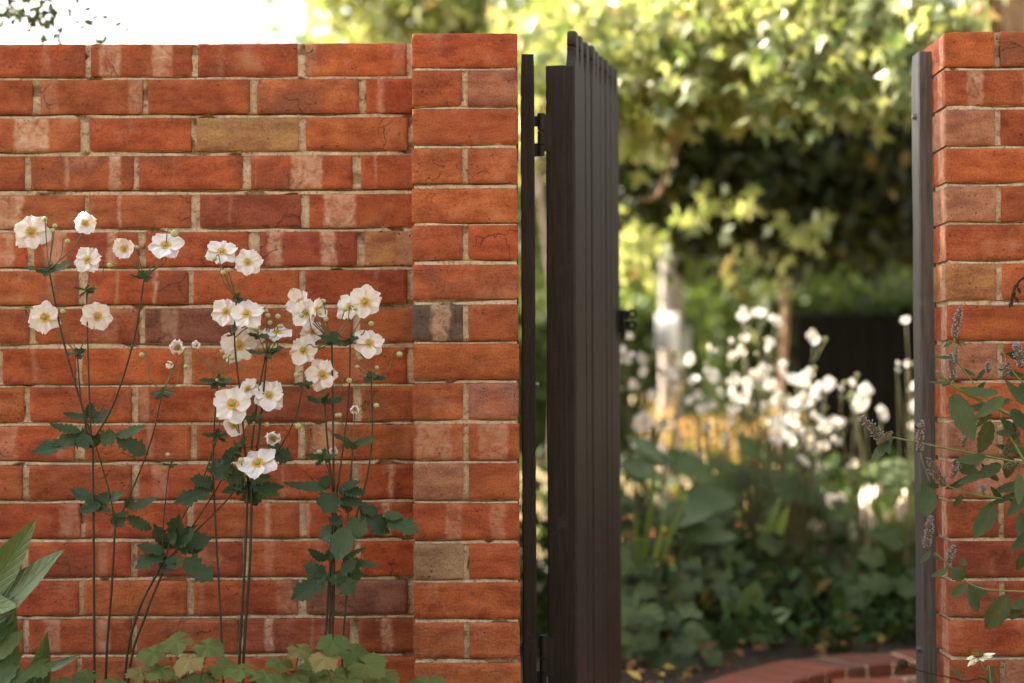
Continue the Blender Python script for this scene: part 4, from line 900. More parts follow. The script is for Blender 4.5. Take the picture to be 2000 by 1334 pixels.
for l in ((1862, 768, 1902, 862, 50, .5), (1950, 768, 1872, 758, 26, 0), (1975, 782, 1880, 800, 26, 0), (1960, 775, 1906, 814, 28, .1), (1935, 822, 1912, 886, 34, 0), (1812, 950, 1808, 1010, 44, .2), (1940, 985, 1903, 1052, 40, .2),
          (1968, 1163, 1925, 1230, 44, 0), (1885, 1142, 1858, 1165, 22, 0), (1890, 1148, 1912, 1196, 32, 0), (1890, 1145, 1930, 1162, 26, 0), (1862, 1108, 1880, 1134, 34, 0), (1850, 1112, 1818, 1126, 16, 0), (1880, 1105, 1882, 1090, 18, 0),
          (1862, 900, 1918, 930, 28, 0), (1920, 925, 1870, 945, 18, 0), (1925, 890, 1865, 900, 24, 0), (1900, 930, 1845, 955, 16, 0), (1955, 905, 1905, 935, 30, 0), (1742, 850, 1700, 905, 24, 0), (1725, 855, 1738, 888, 20, 0),
          (1812, 935, 1798, 950, 12, 0), (1806, 945, 1838, 950, 16, 0), (1858, 745, 1812, 746, 9, 0), (1858, 745, 1838, 754, 10, 0), (1862, 700, 1820, 694, 10, 0), (1862, 702, 1888, 700, 10, 0), (1860, 668, 1842, 678, 10, 0), (1865, 668, 1880, 678, 8, 0),
          (2010, 700, 1965, 690, 22, 0), (2020, 745, 1985, 770, 30, 0), (1960, 830, 1995, 870, 26, 0), (1975, 890, 1965, 935, 26, 0), (2000, 940, 1940, 960, 24, 0), (1990, 960, 1930, 985, 14, 0), (1995, 1000, 1998, 1060, 36, 0), (2000, 1080, 1985, 1115, 20, 0),
          (2010, 1170, 1975, 1190, 26, 0), (1990, 1180, 1975, 1210, 24, 0), (2010, 880, 1940, 870, 20, 0), (1980, 845, 1945, 845, 20, 0), (1975, 800, 2010, 840, 30, 0), (1818, 1075, 1796, 1100, 12, 0), (1826, 1080, 1832, 1094, 18, 0), (1940, 800, 1905, 835, 14, 0), (1990, 925, 1990, 985, 24, 0),
          (1905, 735, 1880, 718, 9, 0), (1925, 720, 1905, 745, 10, 0), (2010, 790, 1960, 742, 26, 0), (1995, 850, 1950, 815, 24, 0), (2015, 905, 1968, 868, 24, 0), (1950, 940, 1915, 905, 18, 0), (2005, 960, 1965, 1010, 24, 0), (2010, 1040, 1975, 1075, 22, 0), (2000, 735, 1950, 720, 14, 0), (1900, 770, 1925, 745, 14, 0), (1880, 965, 1862, 990, 12, 0), (1955, 975, 1935, 950, 14, 0), (1915, 895, 1890, 918, 20, 0)):
    pxleaf(hy, *l[:4], l[4] * .9, YH + random.uniform(-.03, .03), AGLEAF, shape='ovate', nteeth=11, serr=0.07, steps=18, fold=0.2)
# tendril of dead vine high on the pier
m = MB(); m.tube(spline([P(2020, 535, 4.07), P(1992, 548, 4.06), P(1978, 575, 4.06), P(1976, 598, 4.07)], 6), 0.003, 6)
for q in range(5): blade(m, P(1990 - q * 3, 552 + q * 9, 4.065), P(1978 - q * 2 + (q % 2) * 18, 566 + q * 9, 4.06), 0.008, Vector((0, -1, .2)), 0, 1, .1, .4, 'lance', random, 6)
tag(m.build('dead_vine', DRY), 'dry brown vine scrap hanging on the right pier at the frame edge', 'vine')
# white coneflower and dry seedhead
cf = thing('coneflower', 'white coneflower with drooping petals and orange green cone low on the right pier', 'flowering plant', (P(1950, 1334, 3.9).x, 3.9, 0.03))
CONE = plain('coneflower_cone', (0.20, 0.13, 0.02), 0.8, 0, 0.2, 0.6, 500, 0.8); CREAM = plain('cream_ray_petal', (0.72, 0.68, 0.56), 0.6, 0, 0.2, 0.06, 60)
cc = P(1910, 1278, 3.9); m = MB(); m.ball(cc, 0.0095, 12, 8, (1.25, 1.25, .75)); 
for k in range(90):
    an = k * 2.4; e = math.acos(1 - k / 90); dd = Vector((math.sin(e) * math.cos(an), math.sin(e) * math.sin(an), math.cos(e) * .7)); m.tube([cc + dd * 0.010, cc + dd * 0.0145], [0.0008, 0.0003], 3)
m.build('cone', CONE, cf, org=cc)
for (tx, ty, w_) in ((1889, 1302, 8), (1898, 1300, 9), (1886, 1288, 7), (1922, 1292, 9), (1940, 1283, 8), (1946, 1276, 7), (1906, 1294, 8), (1930, 1288, 8)):
    m = MB(); b_ = P(tx, ty, 3.9 + random.uniform(-.02, .01)); blade(m, cc + (b_ - cc) * 0.25, b_, w_ * S(3.9), Vector((0, -1, .7)), 0, 1, .1, -.2, 'lance', random, 8); m.build('petal', CREAM, cf, org=cc)
stemtube(cf, [(1950, 1700), (1935, 1334), (1924, 1310), (1910, 1284)], 3.9, .0022, .0012, AGSTEM)
pxleaf(cf, 1930, 1340, 1940, 1300, 16, 3.9, AGLEAF); pxleaf(cf, 1878, 1325, 1856, 1305, 12, 3.9, AGLEAF, dY=0)
sh = thing('dry_seedhead', 'blackened seedhead on a thin arching stem in the lower right of the gateway', 'dried flower', (P(1960, 1334, 3.86).x, 3.86, 0.03))
cc = P(1763, 1297, 3.86); m = MB(); m.ball(cc, 0.0085, 10, 7)
for k in range(70):
    an = k * 2.4; e = math.acos(1 - 2 * (k + .5) / 70); dd = Vector((math.sin(e) * math.cos(an), math.sin(e) * math.sin(an), math.cos(e))); m.tube([cc + dd * 0.008, cc + dd * 0.0135], [0.0009, 0.0003], 3)
for (tx, ty) in ((1745, 1318), (1752, 1310), (1778, 1305), (1774, 1292), (1757, 1316)): blade(m, cc, P(tx, ty, 3.85), 0.006, Vector((0, -1, .3)), 0, 1, .2, .5, 'lance', random, 6)
m.build('seedhead', DRY, sh, org=cc); stemtube(sh, [(1990, 1700), (1945, 1360), (1880, 1330), (1820, 1316), (1790, 1308), (1766, 1299)], 3.86, .002, .001, DRY)

# ------------------------------------------------------------------ leaf clouds
def cloud_mesh(name, pos, size, tv, tf, mat, up=0.0, droop=0.0, jit=0.35):
    n_ = len(pos); tv = np.array(tv, float); tf = np.array(tf, int)
    a = rng.normal(size=(n_, 3)); a[:, 2] = a[:, 2] * 0.6 + up; a /= np.linalg.norm(a, axis=1)[:, None]     # leaf normal
    d = rng.normal(size=(n_, 3)); d[:, 2] -= droop; d -= a * (d * a).sum(1)[:, None]; d /= np.linalg.norm(d, axis=1)[:, None]
    s_ = np.cross(d, a); sz = size * (1 + rng.uniform(-jit, jit, n_))
    V_ = pos[:, None, :] + sz[:, None, None] * (tv[None, :, 0, None] * s_[:, None, :] + tv[None, :, 1, None] * d[:, None, :] + tv[None, :, 2, None] * a[:, None, :])
    F_ = (tf[None] + (np.arange(n_) * len(tv))[:, None, None]).reshape(-1, 3)
    me = bpy.data.meshes.new(name); me.vertices.add(n_ * len(tv)); me.vertices.foreach_set('co', V_.reshape(-1).astype(np.float32))
    me.loops.add(F_.size); me.loops.foreach_set('vertex_index', F_.reshape(-1).astype(np.int32))
    me.polygons.add(len(F_)); me.polygons.foreach_set('loop_start', np.arange(0, F_.size, 3, dtype=np.int32)); me.polygons.foreach_set('loop_total', np.full(len(F_), 3, np.int32))
    me.materials.append(mat); me.update(calc_edges=True); me.validate(); return me
def maple_t():
    an = [(-178, .12), (-140, .55), (-112, .32), (-72, .88), (-42, .42), (0, 1.05), (42, .42), (72, .88), (112, .32), (140, .55), (178, .12)]
    v = [(0, 0, 0.02)]; 
    for a, r_ in an: v.append((math.sin(R(a)) * r_ * .62, math.cos(R(a)) * r_ * .62, -0.16 * r_ * r_))
    return v, [(0, i + 1, i) for i in range(1, len(an))]
MAPLE_V, MAPLE_F = maple_t()
OVAL_V = [(0, 0, 0), (.26, .45, .06), (0, .5, -.02), (-.26, .45, .06), (0, 1, -.08)]; OVAL_F = [(0, 1, 2), (0, 2, 3), (1, 4, 2), (2, 4, 3)]
def blob_points(blobs, per, spread=0.3):
    """clumps inside ellipsoids: (centre, radii, number of clumps)"""
    out = []
    for (c, r_, nc) in blobs:
        u = rng.normal(size=(nc, 3)); u /= np.linalg.norm(u, axis=1)[:, None]; u *= rng.uniform(0.15, 1, (nc, 1)) ** (1 / 2.2)
        cc = np.array(c) + u * np.array(r_)
        p_ = cc.repeat(per, 0) + rng.normal(size=(nc * per, 3)) * spread * np.array([1, 1, .7]); out.append(p_)
    return np.concatenate(out)
SUNLEAF = leaf_material('sweetgum_leaf', (0.13, 0.175, 0.055, 1), (0.31, 0.32, 0.16, 1), 0.45, 0.4, True, 0.5, ((0.34, 0.24, 0.12, 1), 0.04), (1.8, 1.75, 1.1, 1), False)
SUNLEAF_O = leaf_material('sweetgum_single_leaf', (0.08, 0.13, 0.04, 1), (0.25, 0.27, 0.13, 1), 0.45, 0.4, False, 0.5, None, (1.8, 1.75, 1.1, 1), False)
DARKLEAF = leaf_material('dark_understorey_leaf', (0.012, 0.020, 0.006, 1), (0.030, 0.046, 0.012, 1), 0.25, 0.5, True, 0.3, ((0.20, 0.15, 0.04, 1), 0.04), None, False)
HEDGELEAF = leaf_material('hedge_leaf', (0.055, 0.095, 0.030, 1), (0.12, 0.165, 0.06, 1), 0.35, 0.5, True, 0.3, None, None, False)
BARK = plain('tan_bark', (0.30, 0.19, 0.12), 0.9, 0, 0.2, 0.35, 14, 0.8); DBARK = plain('dark_bark', (0.075, 0.055, 0.04), 0.9, 0, 0.2, 0.4, 14, 0.8)
def tree(name, label, base, trunk_r, h, limbs, pos, size, tv, tf, mat, bark, group=None, up=.2, droop=.6):
    t = thing(name, label, 'tree', base, group); b0 = Vector(base)
    m = MB(); q = spline([b0, b0 + Vector((.05, .03, h * .35)), b0 + Vector((-.06, .05, h * .7)), b0 + Vector((.04, 0, h))], 6)
    m.tube(q, [trunk_r * (1.25 if i == 0 else 1 - 0.55 * i / len(q)) for i in range(len(q))], 12); m.build('trunk', bark, t)
    for l in limbs:
        m = MB(); q = spline(l[0], 6); m.tube(q, [l[1] * (1 - 0.75 * i / len(q)) for i in range(len(q))], 8); m.build('limb', bark, t, org=l[0][0])
    o = link(bpy.data.objects.new('crown', cloud_mesh('crown', pos - np.array(base), size, tv, tf, mat, up, droop)), t, base); tag(o, kind='stuff')
    return t
def bl(px, py, Y, rx, ry, rz, n_): return (tuple(P(px, py, Y)), (rx * S(Y), ry, rz * S(Y)), n_)
# 1: the sweetgum hanging over the gateway
tb = (2.45, 9.2, 0)
vis = [bl(1090, 120, 8.4, 120, .7, 130, 26), bl(1250, 110, 8.2, 130, .7, 120, 34), bl(1400, 80, 8.0, 150, .7, 90, 34), bl(1580, 60, 7.8, 160, .7, 110, 38), bl(1740, 90, 7.6, 110, .6, 110, 24), bl(1560, 160, 7.8, 110, .5, 50, 10),
       bl(1230, 230, 8.6, 40, .4, 60, 6), bl(1300, 200, 8.4, 60, .3, 50, 5), bl(1228, 490, 9.0, 26, .3, 50, 3), bl(1330, 400, 9.0, 90, .3, 60, 1), bl(1420, 520, 9.2, 120, .4, 40, 1), bl(1640, 480, 9.2, 100, .4, 40, 1),
       bl(1130, 60, 9.6, 140, .4, 130, 44), bl(1330, 40, 9.6, 160, .4, 120, 50), bl(1560, 20, 9.4, 160, .4, 90, 30)]
hi = [((2.7, 8.8, 4.0), (1.0, 1.0, 1.4), 80)]
over = [((-1.4, 5.35, 3.35), (1.3, .55, .6), 130), ((-0.3, 5.3, 2.9), (.8, .4, .35), 40)]  # foliage added above the view to keep the sun off gateway and jamb
pos = np.concatenate([blob_points(vis, 24, 0.11), blob_points(hi, 14, 0.2), blob_points(over, 26, 0.2)])
limbs = [([(2.45, 9.2, 1.9), (1.8, 8.7, 2.6), (0.9, 8.3, 2.75), (-0.2, 7.8, 2.9)], .07), ([(2.45, 9.2, 2.3), (2.0, 8.3, 3.0), (1.0, 7.0, 3.2), (-0.6, 5.6, 3.2), (-2.0, 5.3, 3.5)], .06), ([(2.45, 9.2, 2.5), (2.6, 9.4, 4.2), (2.3, 9.2, 5.4)], .08),
         ([P(1900, 60, 9.0), P(1500, 130, 8.9), P(1385, 195, 8.8), P(1325, 270, 8.7), P(1300, 345, 8.65), P(1282, 385, 8.6), P(1245, 392, 8.6)], .028), ([P(1330, 262, 8.7), P(1350, 225, 8.65), P(1420, 180, 8.5)], .012)]
T1 = tree('sweetgum_tree', 'sunlit sweetgum with star shaped leaves hanging over the open gateway', tb, 0.16, 4.4, limbs, pos, 0.105, MAPLE_V, MAPLE_F, SUNLEAF, BARK)
me = bpy.data.meshes.new('leaf'); me.from_pydata([(x, y, z) for x, y, z in MAPLE_V], [], [tuple(f) for f in MAPLE_F]); me.materials.append(SUNLEAF_O); me.update()
ml = blob_points([bl(1100, 130, 7.6, 90, .3, 110, 10), bl(1300, 130, 7.5, 140, .3, 90, 22), bl(1560, 130, 7.2, 160, .3, 110, 28), bl(1740, 110, 7.0, 90, .3, 105, 22)], 3, 0.08)
for q in ml:
    o = bpy.data.objects.new('leaf', me); link(o, T1, q); s_ = random.uniform(.085, .125); o.scale = (s_,) * 3
    o.rotation_euler = (Vector((random.gauss(0, .5), -random.uniform(.2, 1), random.uniform(.1, .9))).to_track_quat('Z', 'Y').to_matrix() @ Matrix.Rotation(R(180) + random.gauss(0, .6), 3, 'Z')).to_euler()
# 2: dark thicket tree behind
pos = blob_points([bl(1330, 310, 11, 170, .8, 110, 80), bl(1560, 310, 10.6, 190, .8, 120, 120), bl(1760, 330, 11, 150, .8, 140, 90), bl(1480, 400, 11, 260, .6, 60, 40), bl(1620, 450, 11, 120, .5, 40, 6), bl(1500, 240, 10.4, 260, .4, 70, 60), bl(1500, 150, 13, 500, 1, 150, 120), bl(1100, 300, 13, 120, .8, 200, 30)], 34, 0.2)
tree('thicket_tree', 'dense dark evergreen thicket tree making the deep shade beyond the gateway', (3.1, 12.6, 0), 0.14, 3.2, [([(3.1, 12.6, 1.2), (2.3, 12.2, 2.0), (1.2, 12.1, 2.3)], .07), ([(3.1, 12.6, 1.6), (3.3, 12.4, 2.8), (2.6, 12.8, 3.6)], .07)], pos, 0.10, OVAL_V, OVAL_F, DARKLEAF, DBARK)
pos = blob_points([((0.6, 15.6, 2.9), (3.6, 1.0, 1.2), 300), ((4.2, 15.4, 2.4), (1.8, 1.0, 1.5), 130), ((1.5, 15.6, 4.6), (3.8, 1.2, 1.2), 180)], 30, 0.25)
tree('broadleaf_tree', 'mid green broadleaf tree closing the view behind the dark thicket', (5.2, 15.6, 0), 0.2, 4.6, [([(5.2, 15.6, 2), (3.2, 15.6, 3.2), (0.5, 15.6, 3.9)], .1)], pos, 0.14, OVAL_V, OVAL_F, HEDGELEAF, DBARK)
# 3: tree showing over the wall, sky between its leaves
pos = blob_points([bl(730, 10, 10.5, 90, .5, 45, 20), bl(860, 20, 10.4, 120, .5, 90, 40), bl(980, 60, 10.2, 80, .5, 110, 34), bl(690, -90, 10.6, 160, .6, 60, 30), bl(900, -140, 10.6, 240, .8, 110, 70), bl(1060, 160, 10.2, 60, .5, 150, 30)], 15, 0.13)
b3 = (0.25, 10.6, 0)
tree('maple_tree', 'small leafy maple behind the wall with white sky showing between its leaves', b3, 0.09, 3.3, [([(0.25, 10.6, 2.2), (-.2, 10.5, 2.8), (-.9, 10.5, 3.2)], .035), ([(.25, 10.6, 2.0), (.1, 10.4, 2.6), (-.3, 10.3, 2.9)], .03)], pos, 0.11, MAPLE_V, MAPLE_F, SUNLEAF, DBARK)
# 4: fine twigs at the top left
pos = blob_points([bl(25, 10, 5.2, 50, .2, 30, 16), bl(75, 35, 5.2, 50, .2, 26, 9), bl(160, 40, 5.2, 60, .2, 26, 4), bl(-120, -20, 5.8, 120, .3, 70, 22), bl(170, 70, 5.6, 60, .15, 14, 2)], 7, 0.03)
tree('young_tree', 'twiggy young tree with tiny leaves against the white sky at the top left', (-2.3, 6.3, 0), 0.035, 2.6, [([(-2.3, 6.3, 1.7), (-1.9, 6.25, 2.05), (-1.45, 6.2, 2.02), (-1.2, 6.2, 1.98)], .010), ([(-2.3, 6.3, 1.9), (-1.8, 6.2, 2.2), (-1.55, 6.2, 2.25)], .008), ([P(-260, 60, 6.0), P(-60, 5, 5.7), P(40, 25, 5.2), P(110, 60, 5.2)], .006), ([P(-60, 5, 5.7), P(60, -10, 5.2), P(140, 20, 5.2), P(215, 45, 5.2)], .005), ([P(-100, 30, 5.7), P(10, 55, 5.2), P(60, 75, 5.2)], .004), ([P(110, 60, 5.2), P(150, 40, 5.2), P(185, 75, 5.2)], .003)], pos, 0.030, OVAL_V, OVAL_F, DARKLEAF, DBARK)
# far backdrop planting
def hedge(label, x0, x1, y0, y1, z1, n_, mat, size=0.12):
    t = thing('hedge', label, 'hedge', ((x0 + x1) / 2, (y0 + y1) / 2, 0))
    pos = rng.uniform(0, 1, (n_, 3)); pos[:, 1] = pos[:, 1] ** 2; pos = pos * np.array([x1 - x0, y1 - y0, z1]) + np.array([x0, y0, 0])
    pos[:, 2] += 0.05 * np.sin(pos[:, 0] * 5)
    m = MB(); m.box((x0 + .15, y0 + .2, 0), (x1 - .15, y1, z1 - .12)); m.build('dark_core', DARKCORE, t, smooth=False)  # solid dark box added inside the leaves so the hedge blocks light
    o = link(bpy.data.objects.new('foliage', cloud_mesh('foliage', pos - np.array(ORG[t.name]), size, OVAL_V, OVAL_F, mat, .3, 0)), t, ORG[t.name]); tag(o, kind='stuff'); return t
DARKCORE = plain('dark_core_fill', (0.020, 0.022, 0.010), 0.95, 0, 0.1, 0.5, 8, 0.5)
hedge('long clipped green hedge far behind the timber pole', -3, 9.5, 22, 23.2, 1.9, 22000, HEDGELEAF, .14)
hedge('very tall dark green boundary hedge behind everything in the gateway', -3.5, 16, 30, 31.5, 6.5, 42000, HEDGELEAF, .24)
pos = blob_points([((x, 27 + (i % 2) * 1.5, 3.6 + (i % 3) * .4), (1.9, 1.2, 3.0), 120) for i, x in enumerate((2.4, 5.2, 8.0, 10.8))], 14, 0.4)
tree('shelter_tree', 'tall soft green shelter tree farthest behind the hedge', (6.2, 27.5, 0), .3, 6.5, [], pos, .24, OVAL_V, OVAL_F, HEDGELEAF, DBARK)

for (lb, cx, cy, rx, ry, rz) in (('unseen round shrub added behind the left wall to shade the bed', -2.7, 8.2, .9, .9, 1.15), ('unseen evergreen shrub added behind the right pier to darken the pickets', 2.25, 5.7, .6, .6, 1.05), ('unseen evergreen shrub added beyond the right pier to cut side skylight', 3.0, 7.3, .7, .7, 1.2)):  # shrubs added out of view to block sun and side skylight
    pos = blob_points([((cx, cy, rz), (rx, ry, rz), 240)], 26, .1); pos = pos[pos[:, 2] < 2.22]
    t = thing('added_shade_shrub', lb, 'shrub', (cx, cy, 0)); m = MB(); m.tube([(cx, cy, 0), (cx + .05, cy, .6), (cx, cy, 1.5)], [.04, .03, .015], 7); m.build('stem', DBARK, t)
    o = link(bpy.data.objects.new('foliage', cloud_mesh('foliage', pos - np.array(ORG[t.name]), .08, OVAL_V, OVAL_F, HEDGELEAF, .3, .2)), t, ORG[t.name]); tag(o, kind='stuff')
GOLD = leaf_material('golden_autumn_leaf', (.34, .23, .13, 1), (.36, .32, .17, 1), .4, .6, True, .2, ((.20, .20, .05, 1), .2), (1.5, 1.2, .6, 1), False)
q0 = P(1400, 850, 11); t = thing('golden_shrub', 'sunlit golden orange shrub glowing behind the white anemones', 'shrub', (q0.x, 11, 0))
pos = blob_points([bl(1410, 870, 11, 85, .3, 50, 18), bl(1290, 810, 11.4, 50, .3, 40, 4), bl(1500, 800, 11, 40, .3, 60, 5), bl(1435, 990, 10.8, 28, .2, 50, 7)], 12, .06); pos = pos[pos[:, 2] > .02]
o = link(bpy.data.objects.new('foliage', cloud_mesh('foliage', pos - np.array(ORG[t.name]), .06, OVAL_V, OVAL_F, GOLD, .3, .2)), t, ORG[t.name]); tag(o, kind='stuff')
m = MB(); m.tube([(q0.x, 11, 0), (q0.x, 11, .5)], [.02, .01], 6); m.build('stem', DBARK, t)
hedge('tall unseen hedge added behind the camera to hold back low skylight', -9, 9, -6.5, -5.5, 4.2, 9000, HEDGELEAF, .3)  # added unseen hedge, cuts horizon skylight falling on the wall
hedge('unseen hedge added behind the left wall to shade the back bed', -2.3, -.15, 6.3, 8.3, 1.82, 9000, HEDGELEAF, .08)  # added out of sight to keep the sun off bed and edging
# timber pole with its white notice and grey box
ypo = 12.4; c0 = P(1311, 700, ypo)
pt = thing('timber_pole', 'greyish weathered timber pole carrying a white notice beyond the flowers', 'pole', (c0.x, ypo, 0))
m = MB(); m.tube([(c0.x, ypo, 0), (c0.x, ypo, 1.5), (c0.x + .02, ypo, 4.2)], [.078, .075, .07], 16); m.build('shaft', plain('weathered_pole_wood', (0.36, 0.33, 0.32), .9, 0, .1, .15, 6, .6), pt)
c1 = P(1322, 648, ypo - .1); w_ = 25 * S(ypo); h_ = 36 * S(ypo)
t_ = MB(); t_.box((-w_ * 1.0, -.11, -h_), (w_ * 1.0, -.092, h_), .003); rt = Matrix.Rotation(R(-36), 3, 'Z'); m = MB(); m.add([Vector((c1.x, ypo, c1.z)) + rt @ Vector(v) for v in t_.v], t_.f); tag(m.build('notice_board', plain('white_notice_board', (.88, .88, .88), .5, 0, .3, .03), org=(c1.x, ypo - .12, c1.z)), 'small blank white notice fixed to the timber pole', 'sign')
c1 = P(1336, 672, ypo - .05); m = MB(); m.box((c1.x - 12 * S(ypo), ypo - .08, c1.z - 40 * S(ypo)), (c1.x + 13 * S(ypo), ypo + .06, c1.z + 28 * S(ypo)), .01)
m.box((c1.x - 14 * S(ypo), ypo - .10, c1.z + 28 * S(ypo)), (c1.x + 15 * S(ypo), ypo + .08, c1.z + 32 * S(ypo)), .004)
tag(m.build('meter_box', plain('pale_blue_grey_metal', (.42, .50, .54), .5, 0.2, .3, .05), org=c1, smooth=False), 'pale blue grey metal box on the right side of the timber pole', 'box')
# black board screen filling a dark rectangle
ys = 13.2; a, b_ = P(1556, 700, ys), P(1990, 700, ys); zt = P(1680, 613, ys).z
sc = thing('black_screen', 'black board screen behind the white anemones at the right of the gateway', 'fence', ((a.x + b_.x) / 2, ys, 0))
BLK = plain('matt_black_board', (0.010, 0.0095, 0.008), .9, 0, .1, .3, 10, .2); nb = 12; bw = (b_.x - a.x) / nb
for i in range(nb):
    m = MB(); m.box((a.x + bw * i, ys - (i % 2) * .004, .05), (a.x + bw * (i + 1) - .004, ys + .02, zt - .02), .002); m.build('board', BLK, sc, org=(a.x + bw * (i + .5), ys, .05), smooth=False)
m = MB(); m.box((a.x - .01, ys - .012, zt - .018), (b_.x, ys + .045, zt), .003); m.build('capping', BLK, sc, smooth=False)
for xx in (a.x + .02, b_.x - .1): m = MB(); m.box((xx, ys + .024, 0), (xx + .08, ys + .1, zt - .02)); m.build('post', BLK, sc, smooth=False)
hedge('low hedge with soft green top behind the black screen', a.x - .6, b_.x + 1.5, ys + .3, ys + 1.1, zt + .22, 12000, HEDGELEAF, .09)
# copper-lit slim trunk beside the screen
yt_ = 12.4; q0 = P(1528, 700, yt_); m = MB(); m.tube(spline([(q0.x - .05, yt_, 0), P(1522, 800, yt_), P(1530, 700, yt_), P(1534, 600, yt_), P(1530, 500, yt_)], 6), .024, 8)
t = thing('paperbark_sapling', 'slim coppery trunked sapling at the left edge of the black screen', 'tree', (q0.x - .05, yt_, 0)); o = m.build('trunk', plain('coppery_bark', (.45, .29, .19), .8, 0, .2, .4, 20, .6), t)
pos = blob_points([bl(1540, 500, yt_, 60, .3, 60, 14)], 12, .08); o = link(bpy.data.objects.new('crown', cloud_mesh('crown', pos - np.array(ORG[t.name]), .08, OVAL_V, OVAL_F, DARKLEAF, .2, .3)), t, ORG[t.name]); tag(o, kind='stuff')

# ------------------------------------------------------------------ curved brick edging and path
def path_brick():
    m, n, b = new_mat('worn_path_brick'); tc = N(n, 'TexCoord'); oi = N(n, 'ObjectInfo'); g_ = noise_n(n, tc.outputs['Object'], 24, 5, .65)
    c = mix(n, 1.0, oi.outputs['Color'], ramp(n, g_, [(.3, (.6, .55, .55, 1)), (.7, (1.15, 1.1, 1.1, 1))]), 'MULTIPLY')
    n.links.new(c, b.inputs['Base Color']); b.inputs['Roughness'].default_value = .8; bump(n, b, g_, .6, .003); return m
PB = path_brick()
def gpt(px, py): # ground point under a pixel
    lo, hi = 4.4, 60
    for _ in range(40):
        mid = (lo + hi) / 2
        if P(px, py, mid).z > 0.056: lo = mid
        else: hi = mid
    return P(px, py, lo)
curve = spline([gpt(1120, 1460), gpt(1240, 1395), gpt(1350, 1340), gpt(1450, 1306), gpt(1560, 1285), gpt(1680, 1274), gpt(1800, 1270), gpt(1930, 1272)], 24)
ed = thing('brick_edging', 'curved edging of red bricks on edge between the path and back bed', 'edging', (curve[90].x, curve[90].y, 0))
acc = 0; last = curve[0]; n_in = []; marks = []
for a, b_ in zip(curve[:-1], curve[1:]):
    L = (b_ - a).length; 
    while acc + L >= 0.134 * (len(marks) + 1):
        f = (0.134 * (len(marks) + 1) - acc) / L; marks.append((a.lerp(b_, f), (b_ - a).normalized()))
    acc += L
def nrm_at(i):
    t_ = marks[min(i, len(marks) - 1)][1]; return Vector((-t_.y, t_.x, 0)).normalized()
for i in range(len(marks) - 1):
    a0, a1 = Vector((marks[i][0].x, marks[i][0].y, 0)), Vector((marks[i + 1][0].x, marks[i + 1][0].y, 0)); n0, n1 = nrm_at(i), nrm_at(i + 1)
    td = (a1 - a0).normalized(); g_ = .008; zt_ = .055 + random.uniform(-.004, .004)
    o0, o1, i1, i0 = a0 + td * g_, a1 - td * g_, a1 - n1 * .23 - td * g_ * .7, a0 - n0 * .23 + td * g_ * .7
    vs = [v + Vector((0, 0, z)) for z in (0, zt_ - .005) for v in (o0, o1, i1, i0)]; cc_ = (o0 + o1 + i1 + i0) / 4
    vs += [cc_ + (v - cc_) * .93 + Vector((0, 0, zt_)) for v in (o0, o1, i1, i0)]
    m = MB(); m.add(vs, [(l * 4 + k, (l + 1) * 4 + k, (l + 1) * 4 + (k + 1) % 4, l * 4 + (k + 1) % 4) for l in (0, 1) for k in range(4)] + [(11, 10, 9, 8)])
    o = m.build('brick', PB, ed, org=cc_ + Vector((0, 0, .03)), smooth=False); tcol = TONE[random.choice(['r', 'd', 'b', 'r', 'o'])]; kk = random.uniform(.30, .46); o.color = (tcol[0] * kk, tcol[1] * kk * .85, tcol[2] * kk * .9, 1)
m = MB(); vs = []; fs = []
for i, (c, tdir) in enumerate(marks):
    nd = nrm_at(i); c = Vector((c.x, c.y, 0)); vs += [c - nd * .002, c - nd * .003 + Vector((0, 0, .050)), c - nd * .226 + Vector((0, 0, .050)), c - nd * .228]
for i in range(len(marks) - 1):
    for k in range(3): fs.append((i * 4 + k, i * 4 + k + 1, (i + 1) * 4 + k + 1, (i + 1) * 4 + k))
m.add(vs, fs); m.build('mortar', MORTAR, ed, smooth=False)
# path paving in front of the edging
def edge_y(x): return float(np.interp(x, [c.x for c, _ in marks], [c.y for c, _ in marks]))
sheet('back_garden_bed', -2.5, 4.0, 4.7, 9.6, SOIL, 0.07, 0.02, 0.03, lambda x, y: x > marks[0][0].x - .05 and y < edge_y(x) - .06)
pv = tag(link(bpy.data.objects.new('path', None), None, (0.6, 5.2, 0)), kind='structure')
m = MB(); vs = [(2.6, 4.2, .012), (-.2, 4.2, .012)] + [tuple(Vector((c.x, c.y, 0)) + Vector((-t_.y, t_.x, 0)).normalized() * -.225 + Vector((0, 0, .012))) for c, t_ in marks] + [(2.6, marks[-1][0].y, .012)]
m.add(vs, [tuple(range(len(vs)))]); m.build('paving_bed', MORTAR, pv, smooth=False)
tmpl = MB(); tmpl.box((-.112, -.053, 0), (.112, .053, .05), .003); pme = tmpl.mesh('brick', PB, (0, 0, 0), False)
def on_path(x, y):
    for i in range(len(marks) - 1):
        a, b_ = marks[i][0], marks[i + 1][0]
        if min(a.x, b_.x) <= x <= max(a.x, b_.x):
            f = (x - a.x) / (b_.x - a.x + 1e-9); return y < a.y + (b_.y - a.y) * f - .32
    return x > marks[0][0].x
cnt = 0
for r_ in range(40):
    for q in range(14):
        x = -.1 + q * .236 + (r_ % 2) * .118; y = 4.55 + r_ * .117
        if x < marks[0][0].x + .1 or x > 2.3 or not on_path(x, y) or y > 6.3 : continue
        o = bpy.data.objects.new('brick', pme); link(o, pv, (x, y, -.02)); k = random.choice('rrdbo'); tcol = TONE[k]; o.color = (tcol[0] * .5, tcol[1] * .4, tcol[2] * .4, 1); o['b1'] = o['b2'] = o['b3'] = o['sb'] = [9., 0., 0.]

